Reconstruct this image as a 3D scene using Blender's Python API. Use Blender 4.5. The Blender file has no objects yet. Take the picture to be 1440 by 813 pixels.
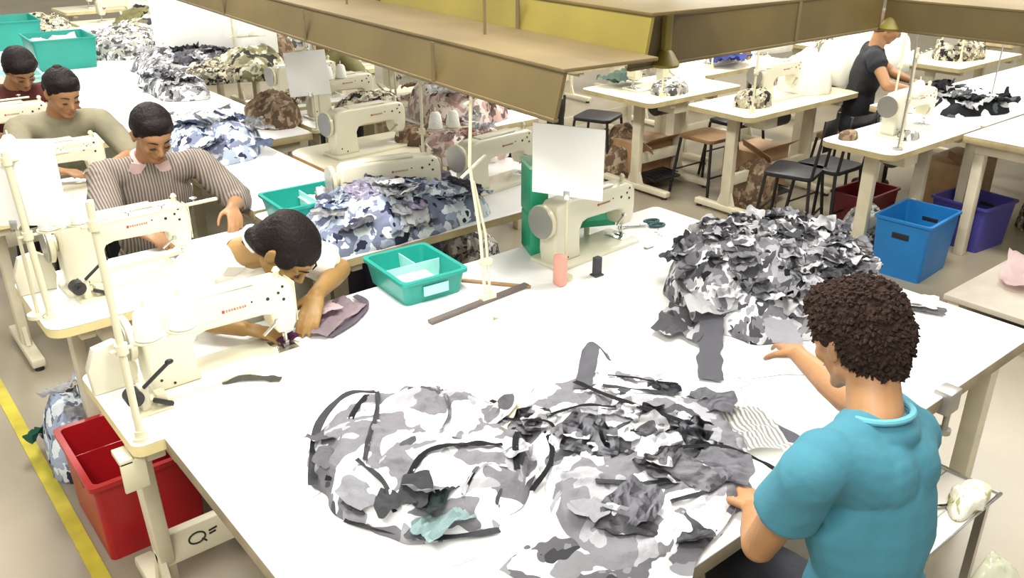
import bpy, bmesh, math, random
from math import sin, cos, pi, radians, atan2, sqrt
from mathutils import Vector as V, Matrix as MX, noise
from mathutils.bvhtree import BVHTree
S = bpy.context.scene
COL = S.collection
TZ = 0.76           # height of the table tops

# ------------------------------------------------------------------ materials
MATS = {}
def mat(name, col, rough=.5, metal=0., var=.0, vscale=8., bump=0., bscale=60., alpha=1., trans=0., spec=.5, coat=0., sheen=0.):
    if name in MATS: return MATS[name]
    m = bpy.data.materials.new(name); m.use_nodes = True
    nt = m.node_tree; b = nt.nodes['Principled BSDF']
    b.inputs['Base Color'].default_value = (*col, 1)
    b.inputs['Roughness'].default_value = rough
    b.inputs['Metallic'].default_value = metal
    b.inputs['Specular IOR Level'].default_value = spec
    if trans: b.inputs['Transmission Weight'].default_value = trans
    if alpha < 1: b.inputs['Alpha'].default_value = alpha
    if coat: b.inputs['Coat Weight'].default_value = coat
    if sheen: b.inputs['Sheen Weight'].default_value = sheen
    tc = nt.nodes.new('ShaderNodeTexCoord')
    if var > 0:
        n = nt.nodes.new('ShaderNodeTexNoise'); n.inputs['Scale'].default_value = vscale; n.inputs['Detail'].default_value = 4
        nt.links.new(tc.outputs['Object'], n.inputs['Vector'])
        r = nt.nodes.new('ShaderNodeValToRGB')
        r.color_ramp.elements[0].position = .3; r.color_ramp.elements[1].position = .7
        r.color_ramp.elements[0].color = (*[max(0, c*(1-var)) for c in col], 1)
        r.color_ramp.elements[1].color = (*[min(1, c*(1+var*.6)) for c in col], 1)
        nt.links.new(n.outputs['Fac'], r.inputs['Fac']); nt.links.new(r.outputs['Color'], b.inputs['Base Color'])
    if bump > 0:
        n = nt.nodes.new('ShaderNodeTexNoise'); n.inputs['Scale'].default_value = bscale; n.inputs['Detail'].default_value = 3
        nt.links.new(tc.outputs['Object'], n.inputs['Vector'])
        bp = nt.nodes.new('ShaderNodeBump'); bp.inputs['Strength'].default_value = bump; bp.inputs['Distance'].default_value = .01
        nt.links.new(n.outputs['Fac'], bp.inputs['Height']); nt.links.new(bp.outputs['Normal'], b.inputs['Normal'])
    MATS[name] = m
    return m

def camo(name, cols, scale=7., pos=(.42, .5, .6), dist=.8, off=0.):
    """printed camouflage cotton: flat patches of the given tones"""
    if name in MATS: return MATS[name]
    m = bpy.data.materials.new(name); m.use_nodes = True
    nt = m.node_tree; b = nt.nodes['Principled BSDF']; b.inputs['Roughness'].default_value = .85
    b.inputs['Specular IOR Level'].default_value = .2
    tc = nt.nodes.new('ShaderNodeTexCoord'); mp = nt.nodes.new('ShaderNodeMapping')
    mp.inputs['Location'].default_value = (off, off*1.7, off*.4)
    nt.links.new(tc.outputs['Object'], mp.inputs['Vector'])
    # each printed tone is its own layer of flat patches over the ground colour
    prev = nt.nodes.new('ShaderNodeRGB'); prev.outputs[0].default_value = (*cols[0], 1); out = prev.outputs[0]
    for i, (c, p) in enumerate(zip(cols[1:], pos)):
        m2 = nt.nodes.new('ShaderNodeMapping'); m2.inputs['Location'].default_value = (off+i*5.3, off*1.7-i*3.1, off*.4+i*7.7)
        m2.inputs['Scale'].default_value = (1, 1.25, 1)
        nt.links.new(tc.outputs['Object'], m2.inputs['Vector'])
        n = nt.nodes.new('ShaderNodeTexNoise'); n.inputs['Scale'].default_value = scale*(1, 1.25, 1.1, 1.6, 1.4)[i % 5]
        n.inputs['Detail'].default_value = 2; n.inputs['Distortion'].default_value = dist*.35; n.inputs['Roughness'].default_value = .5
        nt.links.new(m2.outputs['Vector'], n.inputs['Vector'])
        th = nt.nodes.new('ShaderNodeMath'); th.operation = 'GREATER_THAN'; th.inputs[1].default_value = p
        nt.links.new(n.outputs['Fac'], th.inputs[0])
        mx = nt.nodes.new('ShaderNodeMix'); mx.data_type = 'RGBA'; pass
        ins = [s for s in mx.inputs if s.type == 'RGBA']; ins[1].default_value = (*c, 1)
        nt.links.new(out, ins[0]); nt.links.new(th.outputs[0], mx.inputs[0]); out = [s for s in mx.outputs if s.type == 'RGBA'][0]
    nt.links.new(out, b.inputs['Base Color'])
    n2 = nt.nodes.new('ShaderNodeTexNoise'); n2.inputs['Scale'].default_value = 38; n2.inputs['Detail'].default_value = 3
    nt.links.new(tc.outputs['Object'], n2.inputs['Vector'])
    bp = nt.nodes.new('ShaderNodeBump'); bp.inputs['Strength'].default_value = .5; bp.inputs['Distance'].default_value = .012
    nt.links.new(n2.outputs['Fac'], bp.inputs['Height']); nt.links.new(bp.outputs['Normal'], b.inputs['Normal'])
    MATS[name] = m
    return m

def striped(name, c1, c2, scale):
    m = mat(name, c1, .85); nt = m.node_tree; b = nt.nodes['Principled BSDF']
    tc = [n for n in nt.nodes if n.type == 'TEX_COORD'][0]
    w = nt.nodes.new('ShaderNodeTexWave'); w.bands_direction = 'X'; w.inputs['Scale'].default_value = scale
    w.inputs['Distortion'].default_value = 1.2; w.inputs['Detail Scale'].default_value = .6
    nt.links.new(tc.outputs['Object'], w.inputs['Vector'])
    r = nt.nodes.new('ShaderNodeValToRGB'); r.color_ramp.elements[0].position = .35; r.color_ramp.elements[1].position = .6
    r.color_ramp.elements[0].color = (*c1, 1); r.color_ramp.elements[1].color = (*c2, 1)
    nt.links.new(w.outputs['Fac'], r.inputs['Fac']); nt.links.new(r.outputs['Color'], b.inputs['Base Color'])
    return m

WHITE = mat('white_laminate', (.86, .86, .84), .38, var=.03, vscale=3)
CREAMT = mat('cream_laminate', (.68, .63, .46), .4, var=.04, vscale=3)
EDGE = mat('cream_edge_band', (.70, .60, .30), .5, var=.12, vscale=12)
EDGEW = mat('pale_wood_edge', (.42, .34, .18), .55, var=.2, vscale=10)
EDGEB = mat('worn_brown_edge', (.30, .24, .15), .6, var=.25, vscale=10)
ENAMEL = mat('cream_enamel', (.62, .58, .41), .3, coat=.2)
ENAMELW = mat('white_enamel', (.66, .63, .49), .28, coat=.2)
LEGM = mat('cream_painted_steel', (.64, .59, .44), .45, var=.1, vscale=9)
STEEL = mat('bright_steel', (.62, .62, .6), .25, metal=1)
DSTEEL = mat('dull_steel', (.38, .37, .34), .4, metal=.8)
BLACK = mat('black_plastic', (.012, .012, .014), .45)
BLACKF = mat('black_cloth', (.012, .012, .016), .9, bump=.4)
DARKF = mat('charcoal_cloth', (.06, .06, .068), .9, bump=.4)
TEAL = mat('teal_plastic', (.010, .27, .22), .35, var=.08, vscale=5)
TEALIN = mat('pale_teal_lining', (.36, .68, .63), .45)
GREEN = mat('green_plastic', (.02, .33, .17), .4, var=.15, vscale=6)
RED = mat('red_plastic', (.36, .008, .012), .35, var=.2, vscale=5)
BLUE = mat('blue_plastic', (.012, .17, .46), .38, var=.12, vscale=5)
INDIGO = mat('indigo_plastic', (.05, .045, .24), .38, var=.12, vscale=5)
PAPER = mat('white_card', (.88, .88, .85), .6)
SPOOL = mat('white_thread', (.86, .85, .80), .8, bump=.5, bscale=200)
DUCT = mat('brown_painted_sheet', (.105, .073, .02), .55, var=.28, vscale=2.2)
DUCTY = mat('olive_painted_sheet', (.19, .15, .02), .5, var=.25, vscale=2.5)
DUCTT = mat('tan_painted_sheet', (.125, .088, .034), .6, var=.22, vscale=3)
SKIN = mat('brown_skin', (.33, .165, .07), .5, var=.1, vscale=14, bump=.08, bscale=150)
SKIN2 = mat('olive_brown_skin', (.30, .17, .05), .5, var=.1, vscale=14, bump=.08, bscale=150)
HAIR = mat('black_hair', (.010, .006, .006), .6, spec=.15, bump=.5, bscale=120)
HAIRB = mat('dark_brown_hair', (.030, .018, .014), .8, spec=.1, bump=.5, bscale=120)
LIP = mat('lip', (.25, .09, .06), .5)
EYEW = mat('dark_eye', (.02, .012, .01), .2)
TSHIRT = mat('teal_blue_cotton', (.04, .175, .235), .9, var=.12, vscale=5, bump=.25, bscale=24)
TSEAM = mat('pale_blue_rib_knit', (.10, .33, .42), .85)
WSHIRT = mat('white_cotton', (.82, .81, .74), .85, bump=.35, bscale=20)
STRIPE = striped('striped_cotton', (.11, .085, .07), (.27, .23, .195), 26)
PINKC = mat('pink_cotton', (.66, .40, .36), .85)
OLIVEC = mat('grey_olive_cotton', (.22, .20, .13), .85, var=.2, bump=.3, bscale=24)
REDC = mat('dark_red_cotton', (.09, .014, .010), .85, var=.35, vscale=12, bump=.3, bscale=24)
OLIVE2 = mat('olive_cotton', (.24, .22, .09), .85, var=.25, bump=.3, bscale=24)
TROU = mat('black_trousers', (.015, .016, .022), .85, bump=.3, bscale=30)
WOODS = mat('brown_wood', (.34, .20, .09), .5, var=.25, vscale=10)
W_, LG, MG, DG, BK = (.60, .60, .61), (.27, .27, .29), (.145, .14, .155), (.055, .055, .062), (.010, .011, .014)
CAMO1 = camo('grey_camouflage', [W_, MG, LG, DG], 7., (.475, .60, .66), 1.3, 3.1)
CAMO2 = camo('pale_grey_camouflage', [W_, MG, LG, DG], 8.5, (.50, .57, .66), 1.1, 8.3)
CAMO3 = camo('fine_grey_camouflage', [(.55, .55, .57), MG, LG, DG, BK], 13., (.50, .56, .60, .66), 1.0, 1.2)
CAMOB = camo('blue_grey_camouflage', [(.70, .76, .80), (.17, .19, .28), (.34, .40, .52), (.03, .035, .07)], 13., (.50, .54, .62), .8, 5.2)
CAMOP = camo('pinkish_print', [(.80, .72, .66), (.60, .40, .36), (.46, .36, .31), (.16, .11, .10)], 12., (.54, .56, .62), .8, 2.2)
PGREY = [mat('cut_cloth_white', (.60, .60, .61), .85, bump=.4, bscale=40), mat('cut_cloth_light_grey', (.33, .33, .36), .85, bump=.4, bscale=40),
         mat('cut_cloth_grey', (.14, .14, .16), .85, bump=.4, bscale=40), DARKF, CAMO3, CAMO2]

# ------------------------------------------------------------------ mesh helpers
def rotz_to(d):
    return V(d).normalized().to_track_quat('Z', 'Y').to_matrix().to_4x4()
class MB:
    def __init__(s): s.b = bmesh.new()
    def box(s, x0, x1, y0, y1, z0, z1, bev=0, rot=None, seg=2):
        c = V(((x0+x1)/2, (y0+y1)/2, (z0+z1)/2))
        m = MX.Translation(c) @ (rot.to_4x4() if rot else MX.Identity(4)) @ MX.Diagonal((abs(x1-x0), abs(y1-y0), abs(z1-z0), 1))
        r = bmesh.ops.create_cube(s.b, size=1, matrix=m)
        if bev:
            es = list({e for v in r['verts'] for e in v.link_edges})
            bmesh.ops.bevel(s.b, geom=es, offset=bev, segments=seg, affect='EDGES', profile=.5)
        return s
    def bar(s, p, q, w, h, up=(0, 0, 1), bev=0):
        p, q = V(p), V(q); z = (q-p).normalized(); u = V(up); x = u.cross(z)
        if x.length < 1e-4: x = V((1, 0, 0)).cross(z)
        x.normalize(); y = z.cross(x)
        R = MX((x, y, z)).transposed().to_4x4()
        m = MX.Translation((p+q)/2) @ R @ MX.Diagonal((w, h, (q-p).length, 1))
        r = bmesh.ops.create_cube(s.b, size=1, matrix=m)
        if bev:
            es = list({e for v in r['verts'] for e in v.link_edges})
            bmesh.ops.bevel(s.b, geom=es, offset=bev, segments=2, affect='EDGES', profile=.5)
        return s
    def cyl(s, p, q, r0, r1=None, n=20):
        p, q = V(p), V(q); r1 = r0 if r1 is None else r1
        m = MX.Translation((p+q)/2) @ rotz_to(q-p)
        bmesh.ops.create_cone(s.b, cap_ends=True, segments=n, radius1=r0, radius2=max(r1, 1e-5), depth=(q-p).length, matrix=m)
        return s
    def ell(s, c, r, R=None, u=20, v=12):
        if not hasattr(r, '__len__'): r = (r, r, r)
        m = MX.Translation(V(c)) @ (R.to_4x4() if R else MX.Identity(4)) @ MX.Diagonal((*r, 1))
        bmesh.ops.create_uvsphere(s.b, u_segments=u, v_segments=v, radius=1, matrix=m)
        return s
    def cap(s, p, q, r0, r1=None, n=16):
        r1 = r0 if r1 is None else r1
        s.cyl(p, q, r0, r1, n); s.ell(p, r0, u=n, v=10); s.ell(q, r1, u=n, v=10)
        return s
    def tube(s, pts, r, n=8, closed=False):
        pts = [V(p) for p in pts]; N = len(pts)
        rr = r if hasattr(r, '__len__') else [r]*N
        rings = []; prev = None
        for i in range(N):
            t = (pts[(i+1) % N]-pts[i-1]) if closed else (pts[min(i+1, N-1)]-pts[max(i-1, 0)])
            t.normalize()
            if prev is None:
                a = V((0, 0, 1)) if abs(t.z) < .9 else V((1, 0, 0))
                x = a.cross(t).normalized()
            else:
                x = (prev-t*prev.dot(t)).normalized()
            prev = x; y = t.cross(x)
            rings.append([s.b.verts.new(pts[i]+(x*cos(2*pi*k/n)+y*sin(2*pi*k/n))*rr[i]) for k in range(n)])
        for i in range(N if closed else N-1):
            A, B = rings[i], rings[(i+1) % N]
            for k in range(n): s.b.faces.new((A[k], A[(k+1) % n], B[(k+1) % n], B[k]))
        if not closed:
            s.b.faces.new(rings[0][::-1]); s.b.faces.new(rings[-1])
        return s
    def prism(s, poly, h0, h1, M=None, bev=0, seg=2):
        M = M or MX.Identity(4)
        a = [s.b.verts.new(M @ V((x, y, h0))) for x, y in poly]; b = [s.b.verts.new(M @ V((x, y, h1))) for x, y in poly]
        n = len(poly); fs = [s.b.faces.new(a[::-1]), s.b.faces.new(b)]
        for i in range(n): fs.append(s.b.faces.new((a[i], a[(i+1) % n], b[(i+1) % n], b[i])))
        bmesh.ops.recalc_face_normals(s.b, faces=fs)
        if bev:
            es = list({e for f in (fs[0], fs[1]) for e in f.edges})
            bmesh.ops.bevel(s.b, geom=es, offset=bev, segments=seg, affect='EDGES', profile=.5)
        return s
    def lathe(s, prof, M=None, n=28):
        M = M or MX.Identity(4)
        rings = [[s.b.verts.new(M @ V((r*cos(2*pi*k/n), r*sin(2*pi*k/n), z))) for k in range(n)] for r, z in prof]
        for A, B in zip(rings, rings[1:]):
            for k in range(n): s.b.faces.new((A[k], A[(k+1) % n], B[(k+1) % n], B[k]))
        s.b.faces.new(rings[0][::-1]); s.b.faces.new(rings[-1])
        return s
    def mesh(s, name, smooth=True, ang=35):
        me = bpy.data.meshes.new(name); s.b.to_mesh(me); s.b.free()
        if smooth:
            me.shade_smooth()
            me.set_sharp_from_angle(angle=radians(ang))
        return me
    def obj(s, name, m, parent=None, smooth=True, ang=35):
        return link(name, s.mesh(name, smooth, ang), m, parent)

def link(name, me, m, parent=None):
    o = bpy.data.objects.new(name, me); COL.objects.link(o)
    if m and len(me.materials) == 0: me.materials.append(m)
    if parent: o.parent = parent
    return o
def tag(o, label, cat, group=None, kind=None):
    o['label'] = label; o['category'] = cat
    if group: o['group'] = group
    if kind: o['kind'] = kind
    return o
def thing(name, label, cat, loc=(0, 0, 0), rz=0, group=None):
    o = bpy.data.objects.new(name, None); COL.objects.link(o); o.empty_display_size = .1
    o.location = loc; o.rotation_euler = (0, 0, rz)
    return tag(o, label, cat, group)
KIDS = {}
def dup(root, loc, rz, label, group=None, skip=()):
    kids = {}
    for o in bpy.data.objects:
        if o.parent: kids.setdefault(o.parent.name, []).append(o)
    def cp(o, par):
        c = o.copy(); COL.objects.link(c)
        if par: c.parent = par
        for k in kids.get(o.name, []):
            if k.name.split('.')[0] not in skip: cp(k, c)
        return c
    r = cp(root, None); r.location = loc; r.rotation_euler = (0, 0, rz); r['label'] = label
    if group: r['group'] = group
    return r
def struct(o):
    o['kind'] = 'structure'; return o

def voxel(mb, size, smooth=6, fold=None):
    """joins overlapping volumes into one continuous surface"""
    me = bpy.data.meshes.new('tmp'); mb.b.to_mesh(me); mb.b.free()
    o = bpy.data.objects.new('tmp', me); COL.objects.link(o)
    r = o.modifiers.new('r', 'REMESH'); r.mode = 'VOXEL'; r.voxel_size = size; r.use_smooth_shade = True
    if smooth:
        sm = o.modifiers.new('s', 'SMOOTH'); sm.factor = .5; sm.iterations = smooth
    dg = bpy.context.evaluated_depsgraph_get()
    out = bpy.data.meshes.new_from_object(o.evaluated_get(dg))
    bpy.data.objects.remove(o); bpy.data.meshes.remove(me)
    if fold:
        ns = [v.normal.copy() for v in out.vertices]
        for v, n in zip(out.vertices, ns): v.co += n*fold(v.co)
    out.shade_smooth()
    return out
def ridge(p, octs=3):
    a, t, s = 1., 0., 1.
    for _ in range(octs):
        t += a*(1-2*abs(noise.noise(p*s))); a *= .5; s *= 2.05
    return t/1.75
def cloth_fold(scale, amp, stretch=(1, 1, 1), seed=0):
    st = V(stretch)
    def f(p):
        q = V((p.x*st.x, p.y*st.y, p.z*st.z))*scale+V((seed, seed*.7, 0))
        return amp*ridge(q+V((noise.noise(q*.7), noise.noise(q*.7+V((5, 0, 0))), 0))*.6, 2)
    return f

# ------------------------------------------------------------------ setting
def plane(name, x0, x1, y0, y1, z0, z1, m):
    return struct(MB().box(x0, x1, y0, y1, z0, z1).obj(name, m, None, False))
FLOOR = mat('polished_concrete', (.29, .25, .18), .32, var=.16, vscale=1.3, bump=.05, bscale=30)
WALLM = mat('cream_wall', (.62, .58, .48), .8, var=.1, vscale=2)
plane('floor', -6, 22, -4, 24, -.1, 0, FLOOR)
plane('wall_back', -6, 22, 24, 24.15, 0, 5, WALLM)
plane('wall_right', 22, 22.15, -4, 24, 0, 5, WALLM)
YEL = mat('yellow_floor_paint', (.50, .42, .03), .55, var=.25, vscale=9)
o = struct(MB().box(.335, .385, -1, 14, 0, .004).obj('trim_1', YEL, None, False))
o = struct(MB().box(-1.4, .335, 4.25, 4.33, 0, .004).obj('trim_2', YEL, None, False))

# ------------------------------------------------------------------ tables
def round_rect(x0, x1, y0, y1, r, n=5):
    pts = []
    for cx, cy, a in ((x1-r, y1-r, 0), (x0+r, y1-r, 90), (x0+r, y0+r, 180), (x1-r, y0+r, 270)):
        for k in range(n+1):
            t = radians(a+90*k/n); pts.append((cx+r*cos(t), cy+r*sin(t)))
    return pts
def sewing_table(label, x0, x1, y0, y1, top=WHITE, edge=EDGE, rad=.03, legx=.12, full=True, group=None, lean=0):
    """T-leg industrial table; origin on the floor under its centre"""
    cx, cy = (x0+x1)/2, (y0+y1)/2
    t = thing('sewing_table', label, 'table', (cx, cy, 0), 0, group)
    hx, hy = (x1-x0)/2, (y1-y0)/2
    MB().prism(round_rect(-hx, hx, -hy, hy, rad), TZ-.004, TZ, bev=.002).obj('tabletop', top, t)
    MB().prism(round_rect(-hx, hx, -hy, hy, rad), TZ-.035, TZ-.0045).obj('edge_band', edge, t)
    for sx in (-1, 1):
        x = sx*(hx-legx)
        l = MB()
        if lean and sx < 0: l.bar((x-.03, -hy+.10, TZ-.06), (x+.03, .06, .05), .045, .075, up=(0, 1, 0), bev=.006)
        else: l.box(x-.022, x+.022, -.04, .04, .05, TZ-.06, bev=.006)
        l.box(x-.025, x+.025, -hy+.03, hy-.03, TZ-.075, TZ-.036, bev=.005)
        l.box(x-.03, x+.03, -hy*.95, hy*.95, .02, .062, bev=.008)
        l.bar((x, -.06, .06), (x, -.0, .22), .02, .03); l.bar((x, .06, .06), (x, .0, .22), .02, .03)
        lo = l.obj('leg', LEGM, t)
        for sy in (-1, 1): MB().cyl((x, sy*hy*.85, 0), (x, sy*hy*.85, .024), .022, .018, 12).obj('foot_pad', BLACK, lo)
    MB().box(-(hx-legx), hx-legx, -.018, .018, .20-(.035 if lean else 0), .28, bev=.006).obj('crossbar', LEGM, t)
    if full:
        p = MB().box(-.16, .14, -.13, .12, .085, .10, bev=.004, rot=MX.Rotation(radians(8), 3, 'X'))
        for k in range(6): p.box(-.13+.05*k, -.115+.05*k, -.11, .10, .10, .106)
        p.obj('treadle', BLACK, t)
        m = MB().cyl((-.02, .04, .60), (.18, .04, .60), .065, n=24).cyl((.18, .04, .60), (.205, .04, .60), .04, n=20).box(-.01, .12, -.03, .1, .64, .726, bev=.01)
        m.cyl((-.045, .04, .60), (-.02, .04, .60), .05, .06, 24)
        m.obj('motor', mat('dark_grey_motor', (.05, .05, .05), .5), t)
        MB().box(-hx+legx+.05, -hx+legx+.2, -hy+.06, -hy+.22, TZ-.13, TZ-.037, bev=.006).obj('drawer', LEGM, t)
    return t
T0a = sewing_table('sewing table of the woman in white, front left with the red crate under it', .43, 1.628, 2.07, 2.56, legx=.06, lean=1)
T0b = sewing_table('sewing table under the green box and white card, behind the long cutting table', 1.63, 2.93, 2.07, 2.53)
T1a = sewing_table('sewing table of the man in the striped shirt, behind the woman in white', .43, 1.42, 2.92, 3.46, edge=EDGE, rad=.06)
T1b = sewing_table('white worktable carrying the heap behind the small teal tray', 1.44, 2.93, 2.86, 3.60, edge=EDGEW, full=False)
# maker's mark painted on the crossbar
mk = MB()
tor = [(.02*cos(a)*1.3, 0, .02*sin(a)) for a in [2*pi*k/18 for k in range(18)]]
mk.tube([V((-.30+p[0], -.0195, .242+p[2])) for p in tor], .0028, 6, closed=True)
mk.bar((-.285, -.0195, .232), (-.272, -.0195, .217), .003, .005); mk.bar((-.262, -.0195, .25), (-.235, -.0195, .254), .003, .005); mk.bar((-.262, -.0195, .238), (-.24, -.0195, .241), .003, .005)
bmesh.ops.translate(mk.b, vec=(-.125, 0, -.012), verts=mk.b.verts[:])
MB().box(-.635, -.57, -.225, -.215, .62, .715, bev=.003).box(-.635, -.60, -.225, -.15, .705, .722, bev=.003).obj('bracket', ENAMEL, T0a)
mk.obj('maker_mark', BLACK, [c for c in bpy.data.objects if c.parent == T0a and c.name.startswith('crossbar')][0])

def big_table(name, label, x0, x1, y0, y1, edge=EDGEW, z=TZ, top=WHITE, shelf=False, inset=0):
    cx, cy = (x0+x1)/2, (y0+y1)/2
    t = thing(name, label, 'table', (cx, cy, 0)); hx, hy = (x1-x0)/2, (y1-y0)/2
    MB().box(-hx, hx, -hy, hy, z-.006, z, bev=.002).obj('tabletop', top, t)
    MB().box(-hx, hx, -hy, hy, z-.045, z-.0062, bev=.003).obj('edge_band', edge, t)
    MB().box(-hx+.06+inset*.6, hx-.06, -hy+.06, hy-.06, z-.11, z-.046).obj('apron', LEGM, t)
    nx = max(2, int(round(2*hx/1.2))+1)
    for i in range(nx):
        for sy in (-1, 1):
            x = -hx+inset+.09+(2*hx-inset-.18)*i/(nx-1)
            MB().box(x-.03, x+.03, sy*(hy-.09)-.03, sy*(hy-.09)+.03, 0, z-.111, bev=.004).obj('leg', LEGM, t)
    if shelf: MB().box(-hx+.05, hx-.05, -hy+.05, hy-.05, .16, .19, bev=.003).obj('lower_shelf', mat('pale_board', (.55, .5, .42), .5, var=.1), t)
    return t
CT = big_table('cutting_table', 'long white cutting table in front covered with grey camouflage heaps', .51, 2.93, .87, 2.0695, edge=EDGEB, inset=.5)
clampd = tag(MB().box(2.30, 2.37, .845, .90, .70, .775, bev=.008).cyl((2.335, .86, .64), (2.335, .86, .70), .009, n=12).cyl((2.335, .86, .63), (2.335, .86, .645), .02, n=16).obj('table_clamp', DSTEEL), 'grey metal clamp on the near edge of the long cutting table', 'clamp')

# ------------------------------------------------------------------ sewing machine
def machine_meshes():
    """+x = needle end, +y = operator's side; origin on the table top under the bed centre"""
    t = thing('sewing_machine', 'x', 'sewing machine')
    MB().prism(round_rect(-.235, .245, -.089, .089, .02), 0, .014, bev=.003).obj('bed', ENAMELW, t)
    prof = [(-.215, .012), (-.075, .012), (-.082, .06), (-.085, .125), (-.07, .150), (-.04, .158), (.135, .153), (.158, .146), (.165, .10),
            (.178, .078), (.222, .078), (.236, .10), (.242, .15), (.240, .21), (.228, .238), (.20, .250), (.05, .252), (-.14, .256), (-.195, .252), (-.214, .235), (-.222, .18), (-.222, .06)]
    R = MX.Rotation(pi/2, 4, 'X')
    MB().prism(prof, -.047, .047, R, bev=.013, seg=4).obj('arm', ENAMELW, t, ang=50)
    MB().box(.2405, .246, -.036, .036, .10, .232, bev=.004).obj('face_plate', ENAMEL, t)
    MB().box(-.12, .12, -.030, .030, .2525, .262, bev=.004).obj('top_cover', ENAMELW, t)
    hw = MB().lathe([(.012, -.262), (.055, -.262), (.066, -.256), (.066, -.242), (.054, -.236), (.03, -.234), (.03, -.224)], MX.Translation((0, 0, .185)) @ MX.Rotation(pi/2, 4, 'Y'))
    # lathe axis runs along x
    hwo = hw.obj('handwheel', ENAMEL, t)
    MB().lathe([(.0605, -.2635), (.0635, -.2635), (.0635, -.2615), (.0605, -.2615)], MX.Translation((0, 0, .185)) @ MX.Rotation(pi/2, 4, 'Y')).obj('wheel_ring', DSTEEL, hwo)
    n = MB().cyl((.208, 0, .03), (.208, 0, .09), .0035, n=10).cyl((.208, 0, .045), (.208, 0, .056), .007, n=10).cyl((.208, 0, .012), (.208, 0, .032), .001, n=6)
    n.obj('needle_bar', STEEL, t)
    n = MB().cyl((.208, -.012, .03), (.208, -.012, .09), .004, n=10).box(.200, .216, -.014, .022, .016, .021, bev=.001).box(.202, .214, -.018, -.006, .02, .034)
    n.obj('presser_foot', STEEL, t)
    MB().box(.165, .235, -.045, .045, .0135, .0155, bev=.0005).obj('needle_plate', STEEL, t)
    # back side: lifter lever, oil sight, screws; front side: tension dial and stitch dial
    MB().bar((.17, -.049, .125), (.12, -.056, .095), .009, .005, bev=.001).cyl((.17, -.045, .125), (.17, -.056, .125), .008, n=14).obj('lifter_lever', STEEL, t)
    for x, z, r in ((.150, .205, .0055), (.185, .215, .0045), (.200, .232, .0045), (.200, .19, .005), (.215, .245, .004), (-.19, .05, .0042), (-.155, .03, .0042), (.10, .21, .003)):
        if z < .245: MB().cyl((x, -.0465, z), (x, -.0485, z), r, n=12).obj('screw', BLACK, t)
    MB().lathe([(.012, 0), (.017, .002), (.017, .006), (.008, .008), (.008, .018), (.012, .019), (.012, .028), (.004, .03)], MX.Translation((.175, .046, .16)) @ MX.Rotation(-pi/2, 4, 'X'), 20).obj('tension_dial', STEEL, t)
    MB().lathe([(.028, 0), (.030, .004), (.030, .016), (.022, .02)], MX.Translation((-.15, .046, .19)) @ MX.Rotation(-pi/2, 4, 'X'), 24).obj('stitch_dial', ENAMEL, t)
    MB().bar((-.13, .05, .11), (-.13, .10, .085), .018, .006, bev=.002).obj('reverse_lever', DSTEEL, t)
    MB().cyl((.205, 0, .248), (.205, 0, .268), .009, n=14).cyl((.205, 0, .268), (.205, 0, .279), .013, .006, n=14).obj('thread_post', ENAMEL, t)
    # printed maker's name on the back of the arm, too small to read
    mk = MB(); mk.box(.008, .016, -.0485, -.0468, .199, .208)
    mko = mk.obj('name_print', mat('red_print', (.45, .02, .02), .5), t)
    mk = MB(); x = .020
    for w in (.005, .006, .004, .006, .005, .006, .004, .005):
        mk.box(x, x+w, -.0483, -.0468, .200, .2028); mk.box(x, x+.0015, -.0483, -.0468, .200, .207); mk.box(x, x+w, -.0483, -.0468, .205, .207); x += w+.003
    mk.obj('name_letters', mat('rust_print', (.40, .14, .10), .5), mko)
    return t
SM = machine_meshes()
SM['label'] = 'cream sewing machine the woman in white is sewing on'; SM['group'] = 'cream lockstitch sewing machines'
SM.location = (.775, 2.33, TZ)
GM = 'cream lockstitch sewing machines'
dup(SM, (.79, 3.24, TZ), 0, 'cream sewing machine in front of the man in the striped shirt', GM)
dup(SM, (2.29, 2.33, TZ), radians(4), 'cream sewing machine beside the white card and the scissors', GM)

# winder, guard and belt pulley parts at the left of the woman's machine
wd = thing('bobbin_winder', 'small bobbin winder with black levers left of the front sewing machine', 'bobbin winder', (.535, 2.235, TZ))
MB().box(-.05, .05, -.035, .03, 0, .010, bev=.003).box(-.03, -.005, -.02, .02, .008, .085, bev=.006).box(.01, .04, -.02, .015, .008, .05, bev=.006).obj('bracket', ENAMEL, wd)
MB().bar((-.02, -.025, .085), (.055, -.03, .14), .012, .008, bev=.002).ell((.058, -.03, .142), (.012, .008, .008)).bar((.0, -.025, .04), (.05, -.03, .012), .014, .012, bev=.003).obj('lever', BLACK, wd)
MB().cyl((-.045, -.03, .06), (-.045, .01, .06), .024, n=24).cyl((-.045, -.035, .06), (-.045, .02, .06), .007, n=12).obj('pulley', BLACK, wd)
dup(wd, (.62, 3.11, TZ), .1, 'small bobbin winder with black levers on the striped-shirt man\'s table')
bg = MB().prism([(-.07, .0), (.05, .0), (.06, .05), (.05, .12), (.01, .15), (-.05, .14), (-.075, .08)], -.02, .02, MX.Rotation(pi/2, 4, 'X'), bev=.008).obj('belt_guard', ENAMELW)
bg.location = (.50, 2.42, TZ); tag(bg, 'cream belt guard at the handwheel of the front sewing machine', 'belt guard')
bg2 = bg.copy(); COL.objects.link(bg2); bg2.location = (.495, 3.3, TZ); bg2['label'] = 'cream belt guard beside the handwheel of the striped-shirt man\'s machine'

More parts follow.
